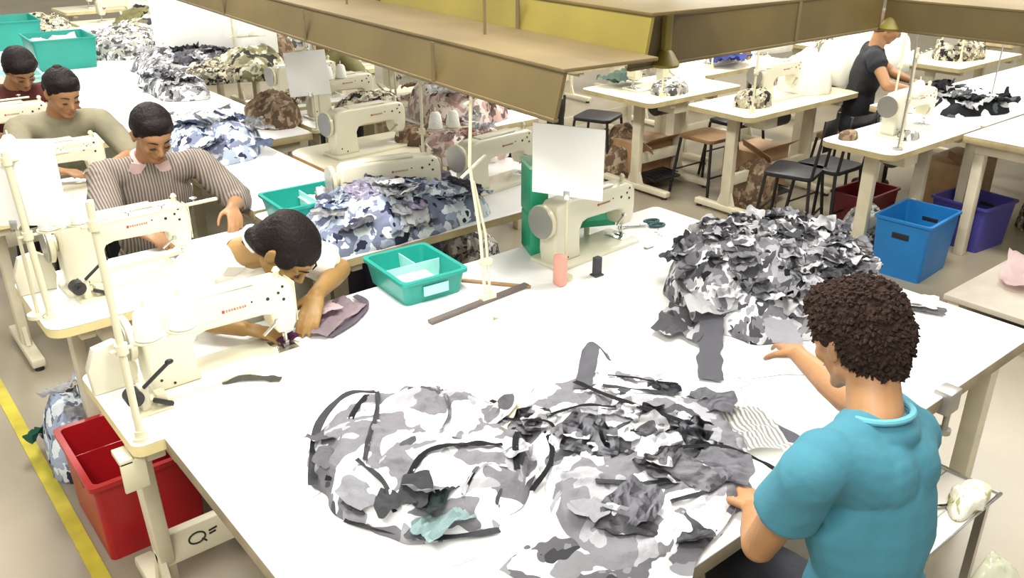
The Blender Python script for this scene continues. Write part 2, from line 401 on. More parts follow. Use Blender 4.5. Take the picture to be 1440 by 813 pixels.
# ------------------------------------------------------------------ thread stands and card holders
def thread_stand(label, loc, rz=0, h=.68, arms=((.27, .27, 0), (.62, .30, 0)), cones=True, lean=(0, 0), group=None, r=.0075):
    t = thing('thread_stand', label, 'thread stand', loc, rz, group)
    top = V((lean[0], lean[1], h))
    MB().tube([V((0, 0, 0)), top*.5, top], r, 14).obj('pole', ENAMEL, t)
    MB().cyl((0, 0, 0), (0, 0, .012), .022, n=20).cyl((0, 0, .012), (0, 0, .03), .014, n=16).obj('base', ENAMEL, t)
    for (z, ln, a) in arms:
        p = top*(z/h); d = V((cos(a), sin(a), 0))
        ar = MB().bar(p-d*.03, p+d*ln, .012, .007, bev=.002).cyl(p-V((0, 0, .012)), p+V((0, 0, .014)), .016, n=16).obj('arm', ENAMEL, t)
        if cones and z < .5:
            for u in (.07, .16):
                q = p+d*u
                co = MB().cyl(q+V((0, 0, .004)), q+V((0, 0, .008)), .042, n=24).cyl(q+V((0, 0, .004)), q+V((0, 0, .11)), .004, n=10).obj('spool_rest', ENAMEL, t)
                MB().lathe([(.034, .010), (.036, .014), (.027, .075), (.018, .088), (.010, .09)], MX.Translation(q)).obj('thread_cone', SPOOL, co)
        else:
            g = MB()
            for u in (.08, .16, .24):
                if u < ln: g.tube([p+d*u+V((.008*cos(k), .008*sin(k), .014)) for k in [2*pi*i/10 for i in range(10)]], .0015, 5, closed=True); g.cyl(p+d*u, p+d*u+V((0, 0, .014)), .002, n=6)
            g.obj('thread_guide', STEEL, t)
    return t
thread_stand('tall cream thread stand with two spool arms at the front left table corner', (.46, 2.10, TZ), 0, .66, ((.27, .30, radians(4)), (.60, .30, radians(2))), lean=(-.005, 0), r=.0095)
thread_stand('cream thread stand on the near edge of the striped-shirt man\'s table', (.465, 3.03, TZ), 0, .58, ((.30, .26, radians(3)), (.55, .28, radians(2))), lean=(-.02, 0), r=.011)
def card(label, loc, ang, w, h, zb, pole0=TZ, tilt=0, group='white cards on stands over the machines'):
    t = thing('card_stand', label, 'card stand', (loc[0], loc[1], pole0), ang, group)
    z0 = zb-pole0
    MB().cyl((0, 0, 0), (0, 0, .014), .03, n=20).obj('base', ENAMEL, t)
    MB().cyl((0, .008, .01), (0, .008, z0+h*.5), .006, n=12).obj('pole', ENAMEL, t)
    c = MB().box(-w/2, w/2, -.004, 0, z0, z0+h, bev=.0015).obj('card', PAPER, t)
    MB().box(-.012, .012, -.008, .012, z0-.012, z0+.02, bev=.003).obj('clip', STEEL, c)
    if tilt: c.rotation_euler = (0, tilt, 0)
    return t
card('square white card on a stand above the green box', (2.03, 2.17), radians(115.7-180), .27, .255, 1.085, tilt=radians(0))
card('large white card at the left edge, over the striped-shirt man\'s table', (.43, 3.07), radians(-37), .36, .285, 1.09)

# thread stand 3: paired poles with long dark foot bars
t3 = thing('thread_stand', 'double-pole thread stand on dark foot bars right of the small teal tray', 'thread stand', (1.68, 2.20, TZ))
MB().tube([(0, 0, .01), (-.01, .01, .25), (-.035, .03, .50), (-.03, .02, .74)], .006, 12).tube([(.022, .0, .01), (.012, .01, .25), (-.02, .03, .44)], .005, 10).obj('pole', ENAMEL, t3)
MB().bar((-.25, -.02, .008), (.20, .01, .008), .028, .012, bev=.003).obj('foot_bar', mat('grey_brown_foot', (.12, .095, .085), .5, var=.3), t3)
MB().bar((.20, -.01, .006), (.01, .24, .006), .016, .010, bev=.003).obj('brace', WOODS, t3)
MB().box(-.02, .04, -.015, .02, .010, .03, bev=.004).obj('clamp', ENAMEL, t3)
MB().box(-.012, .03, -.005, .02, .14, .16, bev=.003).obj('clamp', ENAMEL, t3)
MB().bar((-.07, .03, .46), (.03, .03, .52), .008, .006).bar((-.06, .02, .70), (.04, .02, .735), .008, .006).obj('arm', ENAMEL, t3)

# ------------------------------------------------------------------ trays, crates
def tub(name, label, cat, loc, rz, w, d, h, m, inner=None, taper=.9, wall=.006, rim=.012, divider=None, handles=False, group=None, card_=None):
    t = thing(name, label, cat, loc, rz, group)
    b = bmesh.new()
    def ring(sx, sy, z, r=.02): return [b.verts.new((x, y, z)) for x, y in round_rect(-sx, sx, -sy, sy, r, 4)]
    wt, dt = w/2, d/2; wb, db = w/2*taper, d/2*taper
    rings = [ring(wb, db, 0), ring(wt, dt, h-rim), ring(wt+rim*.8, dt+rim*.8, h-rim), ring(wt+rim*.8, dt+rim*.8, h), ring(wt-wall, dt-wall, h), ring(wb-wall, db-wall, wall)]
    b.faces.new(rings[0][::-1])
    for A, B in zip(rings, rings[1:]):
        n = len(A)
        for k in range(n): b.faces.new((A[k], A[(k+1) % n], B[(k+1) % n], B[k]))
    b.faces.new(rings[-1])
    mb = MB(); mb.b.free(); mb.b = b
    bo = mb.obj('tub_body', m, t, ang=40)
    if inner: MB().prism(round_rect(-wb+wall*1.5, wb-wall*1.5, -db+wall*1.5, db-wall*1.5, .015), wall+.001, wall+.003).obj('liner', inner, t)
    if divider:
        dv = MB()
        for (a, bb) in divider: dv.bar((a[0]*w/2, a[1]*d/2, h*.45), (bb[0]*w/2, bb[1]*d/2, h*.45), .004, h*.82)
        dv.obj('divider', TEALIN if inner else m, t)
    if handles:
        for s in (-1, 1):
            MB().box(s*(wt*.97)-.006, s*(wt*.97)+.008, -.05, .05, h*.68, h*.78, bev=.004).obj('handle', BLACK if m is not RED else mat('dark_red_plastic', (.15, .005, .008), .4), t)
    if card_: MB().box(-.05, .05, -dt*.97-.008, -dt*.97-.004, h*.3, h*.68).obj('name_card', TEALIN, t)
    return t
tub('plastic_tray', 'small teal plastic tray with pale compartments behind the long cutting table', 'tray', (1.565, 2.47, TZ), radians(-4), .25, .30, .095, TEAL, TEALIN, divider=(((-.9, .1), (.9, .1)), ((.1, .1), (.1, .95))), card_=1, group='teal plastic trays')
tub('plastic_tray', 'teal plastic tray just behind the head of the woman in white', 'tray', (1.64, 3.42, TZ), radians(-3), .36, .27, .10, TEAL, TEALIN, divider=(((0, -.9), (0, .9)),), group='teal plastic trays')
# white paper sheets lying in the trays
def sheet(name, label, cat, loc, rz, w, d, m, bend=.006, seed=0, n=10, group=None, th=.0012, edge=.0):
    b = bmesh.new(); g = []
    for j in range(n+1):
        row = []
        for i in range(n+1):
            u, v = i/n-.5, j/n-.5
            q = V((u*3+seed, v*3, seed*.3))
            e = 1+edge*noise.noise(V((atan2(v, u)*1.2, seed, 0)))
            row.append(b.verts.new((u*w*e, v*d*e, th+bend*(.5+.5*noise.noise(q))+bend*.6*abs(noise.noise(q*2)))))
        g.append(row)
    for j in range(n):
        for i in range(n): b.faces.new((g[j][i], g[j][i+1], g[j+1][i+1], g[j+1][i]))
    bmesh.ops.solidify(b, geom=b.faces[:], thickness=th)
    mb = MB(); mb.b.free(); mb.b = b
    o = mb.obj(name, m); o.location = loc; o.rotation_euler = (0, 0, rz)
    if label: tag(o, label, cat, group)
    return o
sheet('paper_sheet', 'white paper lying in the small teal tray', 'paper', (1.535, 2.42, TZ+.045), radians(-4), .15, .17, PAPER, .01, 3)
sheet('paper_sheet', 'white paper lying in the teal tray behind the woman', 'paper', (1.70, 3.43, TZ+.05), radians(-4), .15, .19, PAPER, .012, 5)
tub('crate', 'open red plastic crate on the floor under the front left sewing table', 'crate', (.575, 2.85, 0), 0, .345, .43, .32, RED, None, .95, handles=True, rim=.018, divider=(((-.9, .35), (.9, .35)),))
# green upright box made of panels
gb = thing('green_box', 'narrow upright green plastic case standing left of the square white card', 'box', (2.14, 2.475, TZ), radians(-25))
MB().box(-.035, .035, -.07, .07, 0, .16, bev=.006).obj('lower_case', GREEN, gb)
MB().box(-.037, .037, -.072, .072, .162, .355, bev=.006).obj('upper_case', GREEN, gb)
MB().box(-.040, .040, -.075, .075, .355, .372, bev=.004).obj('lid', mat('pale_green_plastic', (.30, .6, .42), .4), gb)
g2 = thing('green_box', 'small green box on a post behind the square white card', 'box', (2.42, 2.46, TZ), radians(-25))
MB().box(-.11, .11, -.05, .05, .05, .20, bev=.006).obj('case', GREEN, g2); MB().box(-.02, .10, -.054, -.0505, .08, .17, bev=.001).obj('name_card', mat('mid_green_card', (.06, .5, .28), .5), g2)
MB().cyl((0, 0, 0), (0, 0, .06), .012, n=14).obj('post', ENAMEL, g2)

# ------------------------------------------------------------------ cloth heaps
def heap(name, label, poly, h, mat_, seed, z0=TZ, fold=.02, fscale=14., shape=.55, nt=150, ns=46, lumps=.35, group=None, kind='stuff', cat='fabric heap', center=None, wig_=.7):
    cx = sum(p[0] for p in poly)/len(poly); cy = sum(p[1] for p in poly)/len(poly)
    if center: cx, cy = center
    pl = [V((p[0]-cx, p[1]-cy)) for p in poly]
    def R(t):
        d = V((cos(t), sin(t))); best = .05
        for i in range(len(pl)):
            a, b = pl[i], pl[(i+1) % len(pl)]; e = b-a
            den = d.x*e.y-d.y*e.x
            if abs(den) < 1e-9: continue
            s = (a.x*e.y-a.y*e.x)/den; u = (a.x*d.y-a.y*d.x)/den
            if s > 0 and -1e-6 <= u <= 1+1e-6: best = max(best, s)
        return best
    Rt = [R(2*pi*k/nt) for k in range(nt)]
    Rs = [(Rt[k-2]+Rt[k-1]*2+Rt[k]*3+Rt[(k+1) % nt]*2+Rt[(k+2) % nt])/9 for k in range(nt)]
    b = bmesh.new(); sd = V((seed*7.3, seed*3.1, seed*1.9))
    rings = []
    for j in range(1, ns+1):
        s = j/ns; row = []
        for k in range(nt):
            t = 2*pi*k/nt; r = Rs[k]*s*(1+.07*noise.noise(V((cos(t)*4, sin(t)*4, seed)))*s)
            x, y = r*cos(t), r*sin(t)
            prof = (1-s**2.6)**shape if s < 1 else 0
            q = V((x, y, 0))
            z = h*prof*(1-lumps*.5+lumps*noise.noise(q*5+sd))
            w = q*fscale*.45+sd
            warp = V((noise.noise(w), noise.noise(w+V((9, 2, 0))), 0))*1.1
            f = ridge(q*fscale*.55+warp+sd, 3)
            f2 = ridge(q*fscale*1.3+warp*1.7+sd*1.3, 2)
            am = fold*min(1, (1-s)*7+.12)
            f3 = ridge(q*fscale*3.1+warp*2+sd, 2); z += am*(f+.45*f2+.22*f3)
            dx = am*wig_*noise.noise(q*fscale+sd*2+V((0, 0, z*9))); dy = am*wig_*noise.noise(q*fscale+sd*2+V((3, 7, z*9)))
            row.append(b.verts.new((x+dx, y+dy, max(z, .002))))
        rings.append(row)
    c = b.verts.new((0, 0, h*(1-lumps*.5)+fold*.5))
    for k in range(nt): b.faces.new((c, rings[0][k], rings[0][(k+1) % nt]))
    for A, B in zip(rings, rings[1:]):
        for k in range(nt): b.faces.new((A[k], B[k], B[(k+1) % nt], A[(k+1) % nt]))
    base = [b.verts.new((v.co.x*.985, v.co.y*.985, 0)) for v in rings[-1]]
    for k in range(nt): b.faces.new((rings[-1][k], base[k], base[(k+1) % nt], rings[-1][(k+1) % nt]))
    b.faces.new(base[::-1])
    bv = BVHTree.FromBMesh(b)
    mb = MB(); mb.b.free(); mb.b = b
    o = mb.obj(name, mat_, ang=70); o.location = (cx, cy, z0)
    tag(o, label, cat, group, kind)
    return o, bv, (cx, cy, z0), Rs
def piece_mesh(i, w, d, curl, rnd):
    b = bmesh.new(); n = 12; g = []; sd = V((i*5.1, i*2.3, 0))
    for j in range(n+1):
        row = []
        for k in range(n+1):
            u, v = k/n*2-1, j/n*2-1
            a = atan2(v, u); m_ = max(abs(u), abs(v)); rr = m_*(1+.28*noise.noise(V((cos(a)*1.3, sin(a)*1.3, i))))
            l = sqrt(u*u+v*v)+1e-9; k2 = (1/l)*(m_**1)*(l/m_ if m_ else 1)**.45 if m_ > 0 else 0
            x, y = u*k2*rr/(m_+1e-9)*w/2, v*k2*rr/(m_+1e-9)*d/2
            q = V((x, y, 0))*22+sd
            z = curl*(.55*(1-2*abs(noise.noise(q)))+.35*noise.noise(q*2.3))+curl*.9*m_**3*noise.noise(V((a*.9, i, 2)))
            row.append(b.verts.new((x+curl*.5*noise.noise(q+V((4, 4, 0))), y+curl*.5*noise.noise(q+V((8, 1, 0))), z)))
        g.append(row)
    for j in range(n):
        for k in range(n): b.faces.new((g[j][k], g[j][k+1], g[j+1][k+1], g[j+1][k]))
    bmesh.ops.solidify(b, geom=b.faces[:], thickness=.0018)
    mb = MB(); mb.b.free(); mb.b = b
    return mb
def scatter(hp, n, label, group, mats, size, seed, smin=.0, curl=.018, nvar=9, name='cloth_piece', weights=None):
    o, bv, (cx, cy, z0), Rs = hp; rnd = random.Random(seed); protos = []
    for i in range(nvar):
        w = size*rnd.uniform(.7, 1.25); d = size*rnd.uniform(.5, 1.1)
        m = rnd.choices(mats, weights)[0] if weights else mats[i % len(mats)]
        me = piece_mesh(seed*20+i, w, d, curl*rnd.uniform(.7, 1.3), rnd).mesh(name, True, 60); me.materials.append(m); protos.append(me)
    nt = len(Rs)
    for i in range(n):
        t = rnd.uniform(0, 2*pi); s = sqrt(rnd.uniform(smin, .92)); r = Rs[int(t/2/pi*nt) % nt]*s
        hit = bv.ray_cast(V((r*cos(t), r*sin(t), 1)), V((0, 0, -1)))
        if hit[0] is None: continue
        p, nn = hit[0], hit[1]
        if nn.z < 0: nn = -nn
        nn = (nn+V((0, 0, .8))+V((rnd.uniform(-.3, .3), rnd.uniform(-.3, .3), 0))).normalized()
        q = nn.to_track_quat('Z', 'Y') @ MX.Rotation(rnd.uniform(0, 6.28), 3, 'Z').to_quaternion()
        c = bpy.data.objects.new(name, protos[i % nvar]); COL.objects.link(c)
        c.location = V((cx, cy, z0))+p+nn*.006; c.rotation_mode = 'QUATERNION'; c.rotation_quaternion = q
        tag(c, label, 'cloth piece', group)
def strip(name, label, pts, w, m, th=.002, wave=.004, seed=0, cat='cloth strip', group=None, edge_on=False):
    """a flat strip of cloth following pts, rippling"""
    P = [V(p) for p in pts]; Q = []
    for i in range(len(P)-1):
        p0, p1, p2, p3 = P[max(i-1, 0)], P[i], P[i+1], P[min(i+2, len(P)-1)]
        for k in range(8):
            t = k/8; Q.append(.5*((2*p1)+(p2-p0)*t+(2*p0-5*p1+4*p2-p3)*t*t+(3*p1-p0-3*p2+p3)*t**3))
    Q.append(P[-1]); b = bmesh.new(); rows = []
    for i, p in enumerate(Q):
        t = (Q[min(i+1, len(Q)-1)]-Q[max(i-1, 0)]).normalized(); s = t.cross(V((0, 0, 1))).normalized()
        ww = w*(.5 if not hasattr(w, '__len__') else .5)*(1+.25*noise.noise(V((i*.3, seed, 0))))
        rows.append([b.verts.new(p+s*ww*u+V((0, 0, wave*(noise.noise(V((i*.25, u*1.1, seed)))+.5)+(abs(u)*w*.12 if edge_on else 0)))) for u in (-1, -.5, 0, .5, 1)])
    for A, B in zip(rows, rows[1:]):
        for k in range(4): b.faces.new((A[k], A[k+1], B[k+1], B[k]))
    bmesh.ops.solidify(b, geom=b.faces[:], thickness=th)
    mb = MB(); mb.b.free(); mb.b = b
    o = mb.obj(name, m, ang=60); 
    if label: tag(o, label, cat, group)
    return o

# ------------------------------------------------------------------ heaps in front
H1 = heap('fabric_heap', 'large rumpled grey and white camouflage garment lying left of the other front heap', [(.70, 1.50), (.74, 1.72), (.84, 1.83), (1.0, 1.86), (1.17, 1.82), (1.27, 1.66), (1.24, 1.46), (1.16, 1.32), (1.04, 1.235), (.90, 1.24), (.77, 1.31)], .10, CAMO1, 3, fold=.025, fscale=10, shape=.6, nt=220, ns=64, kind=None, cat='garment')
H2 = heap('fabric_heap', 'wide spread camouflage heap beside the left elbow of the worker in blue', [(1.16, 1.30), (1.25, 1.52), (1.42, 1.63), (1.62, 1.56), (1.76, 1.40), (1.74, 1.20), (1.62, 1.03), (1.47, .92), (1.28, .90), (1.08, .91), (1.0, 1.0), (1.06, 1.14)], .06, CAMO2, 5, fold=.024, fscale=11, nt=240, ns=64, kind=None, cat='garment')
H3 = heap('fabric_heap', 'tall mound of cut grey camouflage pieces in front of the worker in blue', [(2.10, 1.64), (2.20, 1.84), (2.42, 1.98), (2.70, 2.0), (2.92, 1.86), (2.96, 1.60), (2.86, 1.38), (2.60, 1.27), (2.30, 1.30), (2.14, 1.42)], .245, CAMO3, 9, fold=.030, fscale=22, nt=220, ns=60, shape=.62)
H4 = heap('fabric_heap', 'heap of blue-grey printed cloth behind the small teal tray', [(1.42, 2.90), (1.42, 3.10), (1.55, 3.30), (1.85, 3.45), (2.15, 3.38), (2.32, 3.12), (2.26, 2.92), (2.0, 2.86), (1.7, 2.86)], .17, CAMOB, 12, fold=.030, fscale=18)
H5 = heap('fabric_heap', 'heap of blue and white printed cloth behind the left shoulder of the man in stripes', [(1.50, 4.52), (1.48, 4.9), (1.62, 5.25), (1.85, 5.3), (2.0, 5.0), (1.98, 4.65), (1.85, 4.45), (1.66, 4.40)], .16, CAMOB, 15, fold=.035, fscale=15, nt=110, ns=34)
scatter(H1, 12, 'small scrap of the left front camouflage garment heap', 'scraps on the left front heap', [CAMO1, CAMO2, PGREY[1], DARKF], .085, 31, smin=.45, curl=.014)
scatter(H2, 26, 'small cut piece on the wide camouflage heap by the blue-shirted worker', 'pieces on the wide front heap', [CAMO2, PGREY[2], PGREY[1], CAMO1, PGREY[2]], .12, 32, curl=.017)
scatter(H3, 150, 'small crumpled cut piece on the tall grey mound', 'cut pieces of the tall mound', [PGREY[0], PGREY[1], PGREY[2], CAMO3, CAMO2, PGREY[1], PGREY[2], DARKF, CAMO1, PGREY[0]], .10, 33, curl=.024, nvar=20)
scatter(H4, 48, 'small crumpled cut piece on the heap behind the small teal tray', 'cut pieces behind the small teal tray', [PGREY[0], PGREY[2], CAMOB, mat('cut_cloth_lilac', (.42, .38, .50), .85), PGREY[1], CAMOB, DARKF], .13, 34, curl=.026, nvar=12)
scatter(H5, 22, 'small crumpled cut piece on the heap behind the man in stripes', 'cut pieces behind the man in stripes', [PGREY[0], CAMOB, mat('cut_cloth_slate_blue', (.12, .15, .25), .85), PGREY[1]], .17, 35, curl=.03, nvar=8)
# dark strips laid in as fold shade, then taped edges and loose bands
def fold_shade_strip(hp, label, xys, w, m, seed, group):
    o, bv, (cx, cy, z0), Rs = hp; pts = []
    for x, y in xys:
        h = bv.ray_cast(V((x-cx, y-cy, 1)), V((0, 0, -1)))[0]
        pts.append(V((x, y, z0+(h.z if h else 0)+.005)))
    strip('cloth_or_shade_band', label, pts, w, m, seed=seed, group=group, wave=.006)  # thin dark strip draped on the heap to imitate a crease shadow
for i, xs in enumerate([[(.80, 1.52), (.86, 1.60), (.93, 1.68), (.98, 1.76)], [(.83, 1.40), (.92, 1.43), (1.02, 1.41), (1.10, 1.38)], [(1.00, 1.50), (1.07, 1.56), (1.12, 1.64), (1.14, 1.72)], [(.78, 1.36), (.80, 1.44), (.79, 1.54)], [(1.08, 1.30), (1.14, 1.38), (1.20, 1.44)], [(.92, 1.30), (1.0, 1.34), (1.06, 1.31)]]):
    fold_shade_strip(H1, 'short dark strip standing in for fold shade on the left front garment', xs, (.012, .016, .010)[i % 3], (DARKF, BLACKF, CAMO3)[i % 3], 60+i, 'fold shade strips on the left front garment')
for i, xs in enumerate([[(1.30, 1.44), (1.38, 1.40), (1.44, 1.33)], [(1.24, 1.30), (1.32, 1.22), (1.36, 1.12)], [(1.50, 1.44), (1.56, 1.34), (1.62, 1.28)], [(1.40, 1.24), (1.48, 1.18), (1.58, 1.18)], [(1.20, 1.16), (1.30, 1.08), (1.40, 1.02)], [(1.28, 1.00), (1.38, .97), (1.48, .98)], [(1.56, 1.48), (1.64, 1.42), (1.70, 1.34)]]):
    fold_shade_strip(H2, 'short dark strip standing in for fold shade on the wide front heap', xs, (.010, .018, .014)[i % 3], (BLACKF, DARKF, DARKF)[i % 3], 70+i, 'fold shade strips on the wide front heap')
GS = 'loose dark bands of the camouflage garments'
strip('cloth_or_shade_band', 'dark band along the left top edge of the left front garment', [(.70, 1.60, .79), (.80, 1.76, .825), (.93, 1.85, .83), (1.03, 1.86, .80)], .022, DARKF, seed=1, group=GS)
strip('cloth_or_shade_band', 'dark band hanging off the lower left edge of the left front garment', [(.71, 1.47, .765), (.76, 1.37, .772), (.84, 1.27, .775), (.96, 1.215, .768)], .018, DARKF, seed=2, group=GS)
strip('cloth_or_shade_band', 'black cord edge curling round the right end of the left front garment', [(1.10, 1.27, .775), (1.21, 1.32, .80), (1.28, 1.46, .80), (1.25, 1.62, .80)], .014, BLACKF, seed=3, group=GS)
strip('cloth_or_shade_band', 'curled grey band standing up at the top of the wide front heap', [(1.46, 1.48, .815), (1.55, 1.55, .83), (1.62, 1.60, .845), (1.67, 1.58, .80)], .05, PGREY[2], seed=4, group=GS, wave=.015)
strip('cloth_or_shade_band', 'black band crossing the middle of the wide front heap', [(1.45, 1.50, .84), (1.46, 1.36, .85), (1.50, 1.22, .85), (1.57, 1.12, .82)], .018, BLACKF, seed=5, group=GS)
strip('cloth_or_shade_band', 'thin black band on the right side of the wide front heap', [(1.42, 1.10, .85), (1.52, 1.04, .84), (1.60, .98, .79), (1.62, .93, .77)], .016, BLACKF, seed=6, group=GS)
strip('cloth_or_shade_band', 'long grey band lying on the table by the worker\'s left hand', [(1.70, 1.26, .765), (1.75, 1.17, .766), (1.78, 1.09, .766), (1.78, 1.0, .766)], .05, PGREY[2], seed=7, group=GS)
strip('cloth_or_shade_band', 'wide grey tail of cloth hanging toward us from the tall mound', [(2.12, 1.56, .83), (2.02, 1.48, .775), (1.93, 1.41, .768), (1.85, 1.34, .766)], .075, PGREY[2], seed=8, group=GS, wave=.012)
sheet('cloth_piece', 'grey and white camouflage flap at the left foot of the tall mound', 'cloth piece', (2.06, 1.63, TZ+.002), .4, .22, .16, CAMO1, .04, 11, edge=.4)
sheet('cloth_piece', 'white cloth flap on the left slope of the tall mound', 'cloth piece', (2.19, 1.62, TZ+.05), .9, .26, .20, PGREY[0], .05, 12, edge=.3)
sheet('cloth_piece', 'white flattened garment on the table under the spread front heap', 'cloth piece', (1.16, 1.02, TZ+.001), .3, .50, .34, CAMO2, .03, 13, n=24, edge=.35)
sheet('cloth_piece', 'pale striped cloth between the wide heap and the grey band', 'cloth piece', (1.66, 1.12, TZ+.002), -.5, .26, .20, striped('pale_striped_cloth', (.35, .35, .33), (.80, .80, .74), 24), .035, 14, n=18, edge=.2)
strip('cloth_or_shade_band', 'dark grey strip lying beside the pillar of the front sewing machine', [(.74, 2.245, .764), (.80, 2.22, .768), (.85, 2.18, .766), (.88, 2.15, .764)], .028, mat('dark_olive_band', (.10, .10, .08), .8), seed=9)
strip('cloth_or_shade_band', 'small grey cut piece held in the right hand of the worker in blue', [(1.885, 1.13, .955), (1.95, 1.19, .945), (2.05, 1.26, .90), (2.16, 1.34, .86)], .09, PGREY[1], seed=41, group=GS, wave=.02)
# work under the woman's hands
sheet('cloth_piece', 'pinkish grey cloth piece under the left hand of the woman in white', 'cloth piece', (1.19, 2.41, TZ+.003), .5, .26, .13, mat('pinkish_grey_cloth', (.38, .30, .33), .85, var=.2), .028, 15, n=18, edge=.3)
sheet('cloth_piece', 'pink and white cloth scrap on the cloth being sewn', 'cloth piece', (1.17, 2.43, TZ+.034), .2, .11, .08, mat('pink_white_cloth', (.74, .58, .60), .85), .016, 16, edge=.3)
sheet('cloth_piece', 'small purple cloth scrap under the needle of the front machine', 'cloth piece', (1.0, 2.345, TZ+.018), .2, .07, .045, mat('purple_cloth', (.10, .02, .07), .85), .014, 17, edge=.4)
strip('cloth_or_shade_band', 'dark edged tape at the far right of the cloth being sewn', [(1.12, 2.30, .768), (1.24, 2.35, .770), (1.33, 2.43, .775), (1.34, 2.52, .77)], .03, mat('dull_violet_tape', (.16, .13, .17), .8), seed=10)
fb = sheet('folded_cloth', 'folded white cloth on the right end of the long cutting table', 'cloth', (2.83, 1.24, TZ+.002), radians(-64), .16, .11, WSHIRT, .02, 21, edge=.25)
sheet('cloth_piece', 'grey edge of folded cloth at the right end of the cutting table', 'cloth piece', (2.80, 1.19, TZ+.002), radians(-64), .15, .05, PGREY[2], .012, 22, edge=.2)
sheet('cloth_piece', 'dark green-black lining showing at the front of the left garment heap', 'cloth piece', (.87, 1.34, TZ+.060), .3, .13, .075, mat('dark_green_lining', (.018, .035, .035), .8), .03, 51, n=14, edge=.3)
sheet('cloth_piece', 'pale teal-grey lining fold at the front of the left garment heap', 'cloth piece', (.87, 1.285, TZ+.030), .1, .17, .07, mat('teal_grey_lining', (.30, .42, .42), .85), .035, 52, n=14, edge=.3)
strip('cloth_or_shade_band', 'cream folded strip between the two front heaps', [(1.17, 1.50, .80), (1.24, 1.54, .815), (1.30, 1.56, .80)], .07, mat('cream_cloth', (.74, .68, .54), .85), seed=31, group=GS, wave=.02)
strip('cloth_or_shade_band', 'thin black cord between the two front heaps', [(1.19, 1.56, .80), (1.22, 1.48, .82), (1.28, 1.42, .82), (1.27, 1.36, .80)], .010, BLACKF, seed=32, group=GS)
strip('cloth_or_shade_band', 'black seam tape running over the left garment from its left tip', [(.73, 1.58, .80), (.82, 1.66, .84), (.90, 1.74, .85), (.97, 1.80, .84)], .016, BLACKF, seed=33, group=GS)
# floor bundle behind the red crate
H6 = heap('fabric_bundle', 'bundle of white and blue rags on the floor behind the red crate', [(.38, 3.22), (.40, 3.45), (.52, 3.55), (.66, 3.48), (.72, 3.3), (.62, 3.18), (.48, 3.15)], .40, CAMOB, 18, z0=0, fold=.03, fscale=13, nt=90, ns=30, kind=None, cat='rag bundle')
scatter(H6, 8, 'small rag on the floor bundle behind the red crate', 'rags behind the red crate', [PGREY[0], CAMOB, PGREY[1], mat('dark_green_rag', (.01, .10, .06), .8)], .13, 36, curl=.04, nvar=5)

# scissors, loose threads, bits
sc = thing('scissors', 'scissors with dark teal handles lying right of the second machine', 'scissors', (2.70, 2.38, TZ+.006), radians(-20))
hd = MB()
for s in (-1, 1): hd.tube([V((.04+.034*cos(a), s*.026+.019*sin(a), 0)) for a in [2*pi*k/16 for k in range(16)]], .006, 8, closed=True)
hd.obj('handle', mat('dark_teal_plastic', (.02, .10, .11), .4), sc)
MB().bar((.0, .012, 0), (-.13, -.006, 0), .014, .003).bar((.0, -.012, .003), (-.13, .012, .003), .014, .003).cyl((-.03, 0, -.003), (-.03, 0, .007), .005, n=12).obj('blade', STEEL, sc)
tag(MB().box(2.49, 2.53, 2.18, 2.20, TZ, TZ+.008, bev=.002).obj('thread_clipper', DSTEEL), 'tiny grey thread clipper on the table near the scissors', 'thread clipper')
tag(MB().box(2.135, 2.165, 2.11, 2.135, TZ, TZ+.075, bev=.004).box(2.13, 2.17, 2.105, 2.14, TZ, TZ+.006).obj('needle_holder', DARKF), 'upright dark grey post standing beside the second machine', 'post')
tag(MB().box(1.965, 2.0, 2.12, 2.17, TZ, TZ+.12, bev=.01).obj('oil_bottle', mat('salmon_plastic', (.75, .36, .28), .45)), 'salmon pink block standing left of the dark post on the table', 'bottle')
rt = random.Random(4)
def thread(label, pts): tag(MB().tube(pts, .0008, 5).obj('thread', mat('grey_thread', (.25, .24, .22), .8)), label, 'thread', 'loose threads on the tables')
def wig(x0, y0, x1, y1, a=.02, n=14, z=TZ+.0015, s=0):
    return [(x0+(x1-x0)*i/n+a*noise.noise(V((i*.35, s, 0))), y0+(y1-y0)*i/n+a*noise.noise(V((i*.35, s+5, 0))), z) for i in range(n+1)]
thread('loose thread on the bare table left of the left front garment', wig(.66, 1.58, .78, 1.62, .03, s=1))
thread('curled loose thread below the left front garment', wig(.80, 1.19, 1.06, 1.17, .05, s=2))
thread('long loose thread lying between the tall mound and the worker\'s head', wig(1.88, 1.34, 2.22, 1.12, .03, s=3))
thread('loose thread hanging over the table behind the worker\'s head', wig(2.30, 1.08, 2.12, .95, .04, s=4))
thread('loose thread on the table in front of the scissors', wig(2.62, 2.24, 2.74, 2.34, .06, s=5))
thread('loose thread across the table left of the tall mound', wig(1.98, 1.36, 1.86, 1.20, .05, s=6))
thread('short thread in front of the double-pole stand', wig(1.72, 2.11, 1.76, 2.17, .02, s=7))

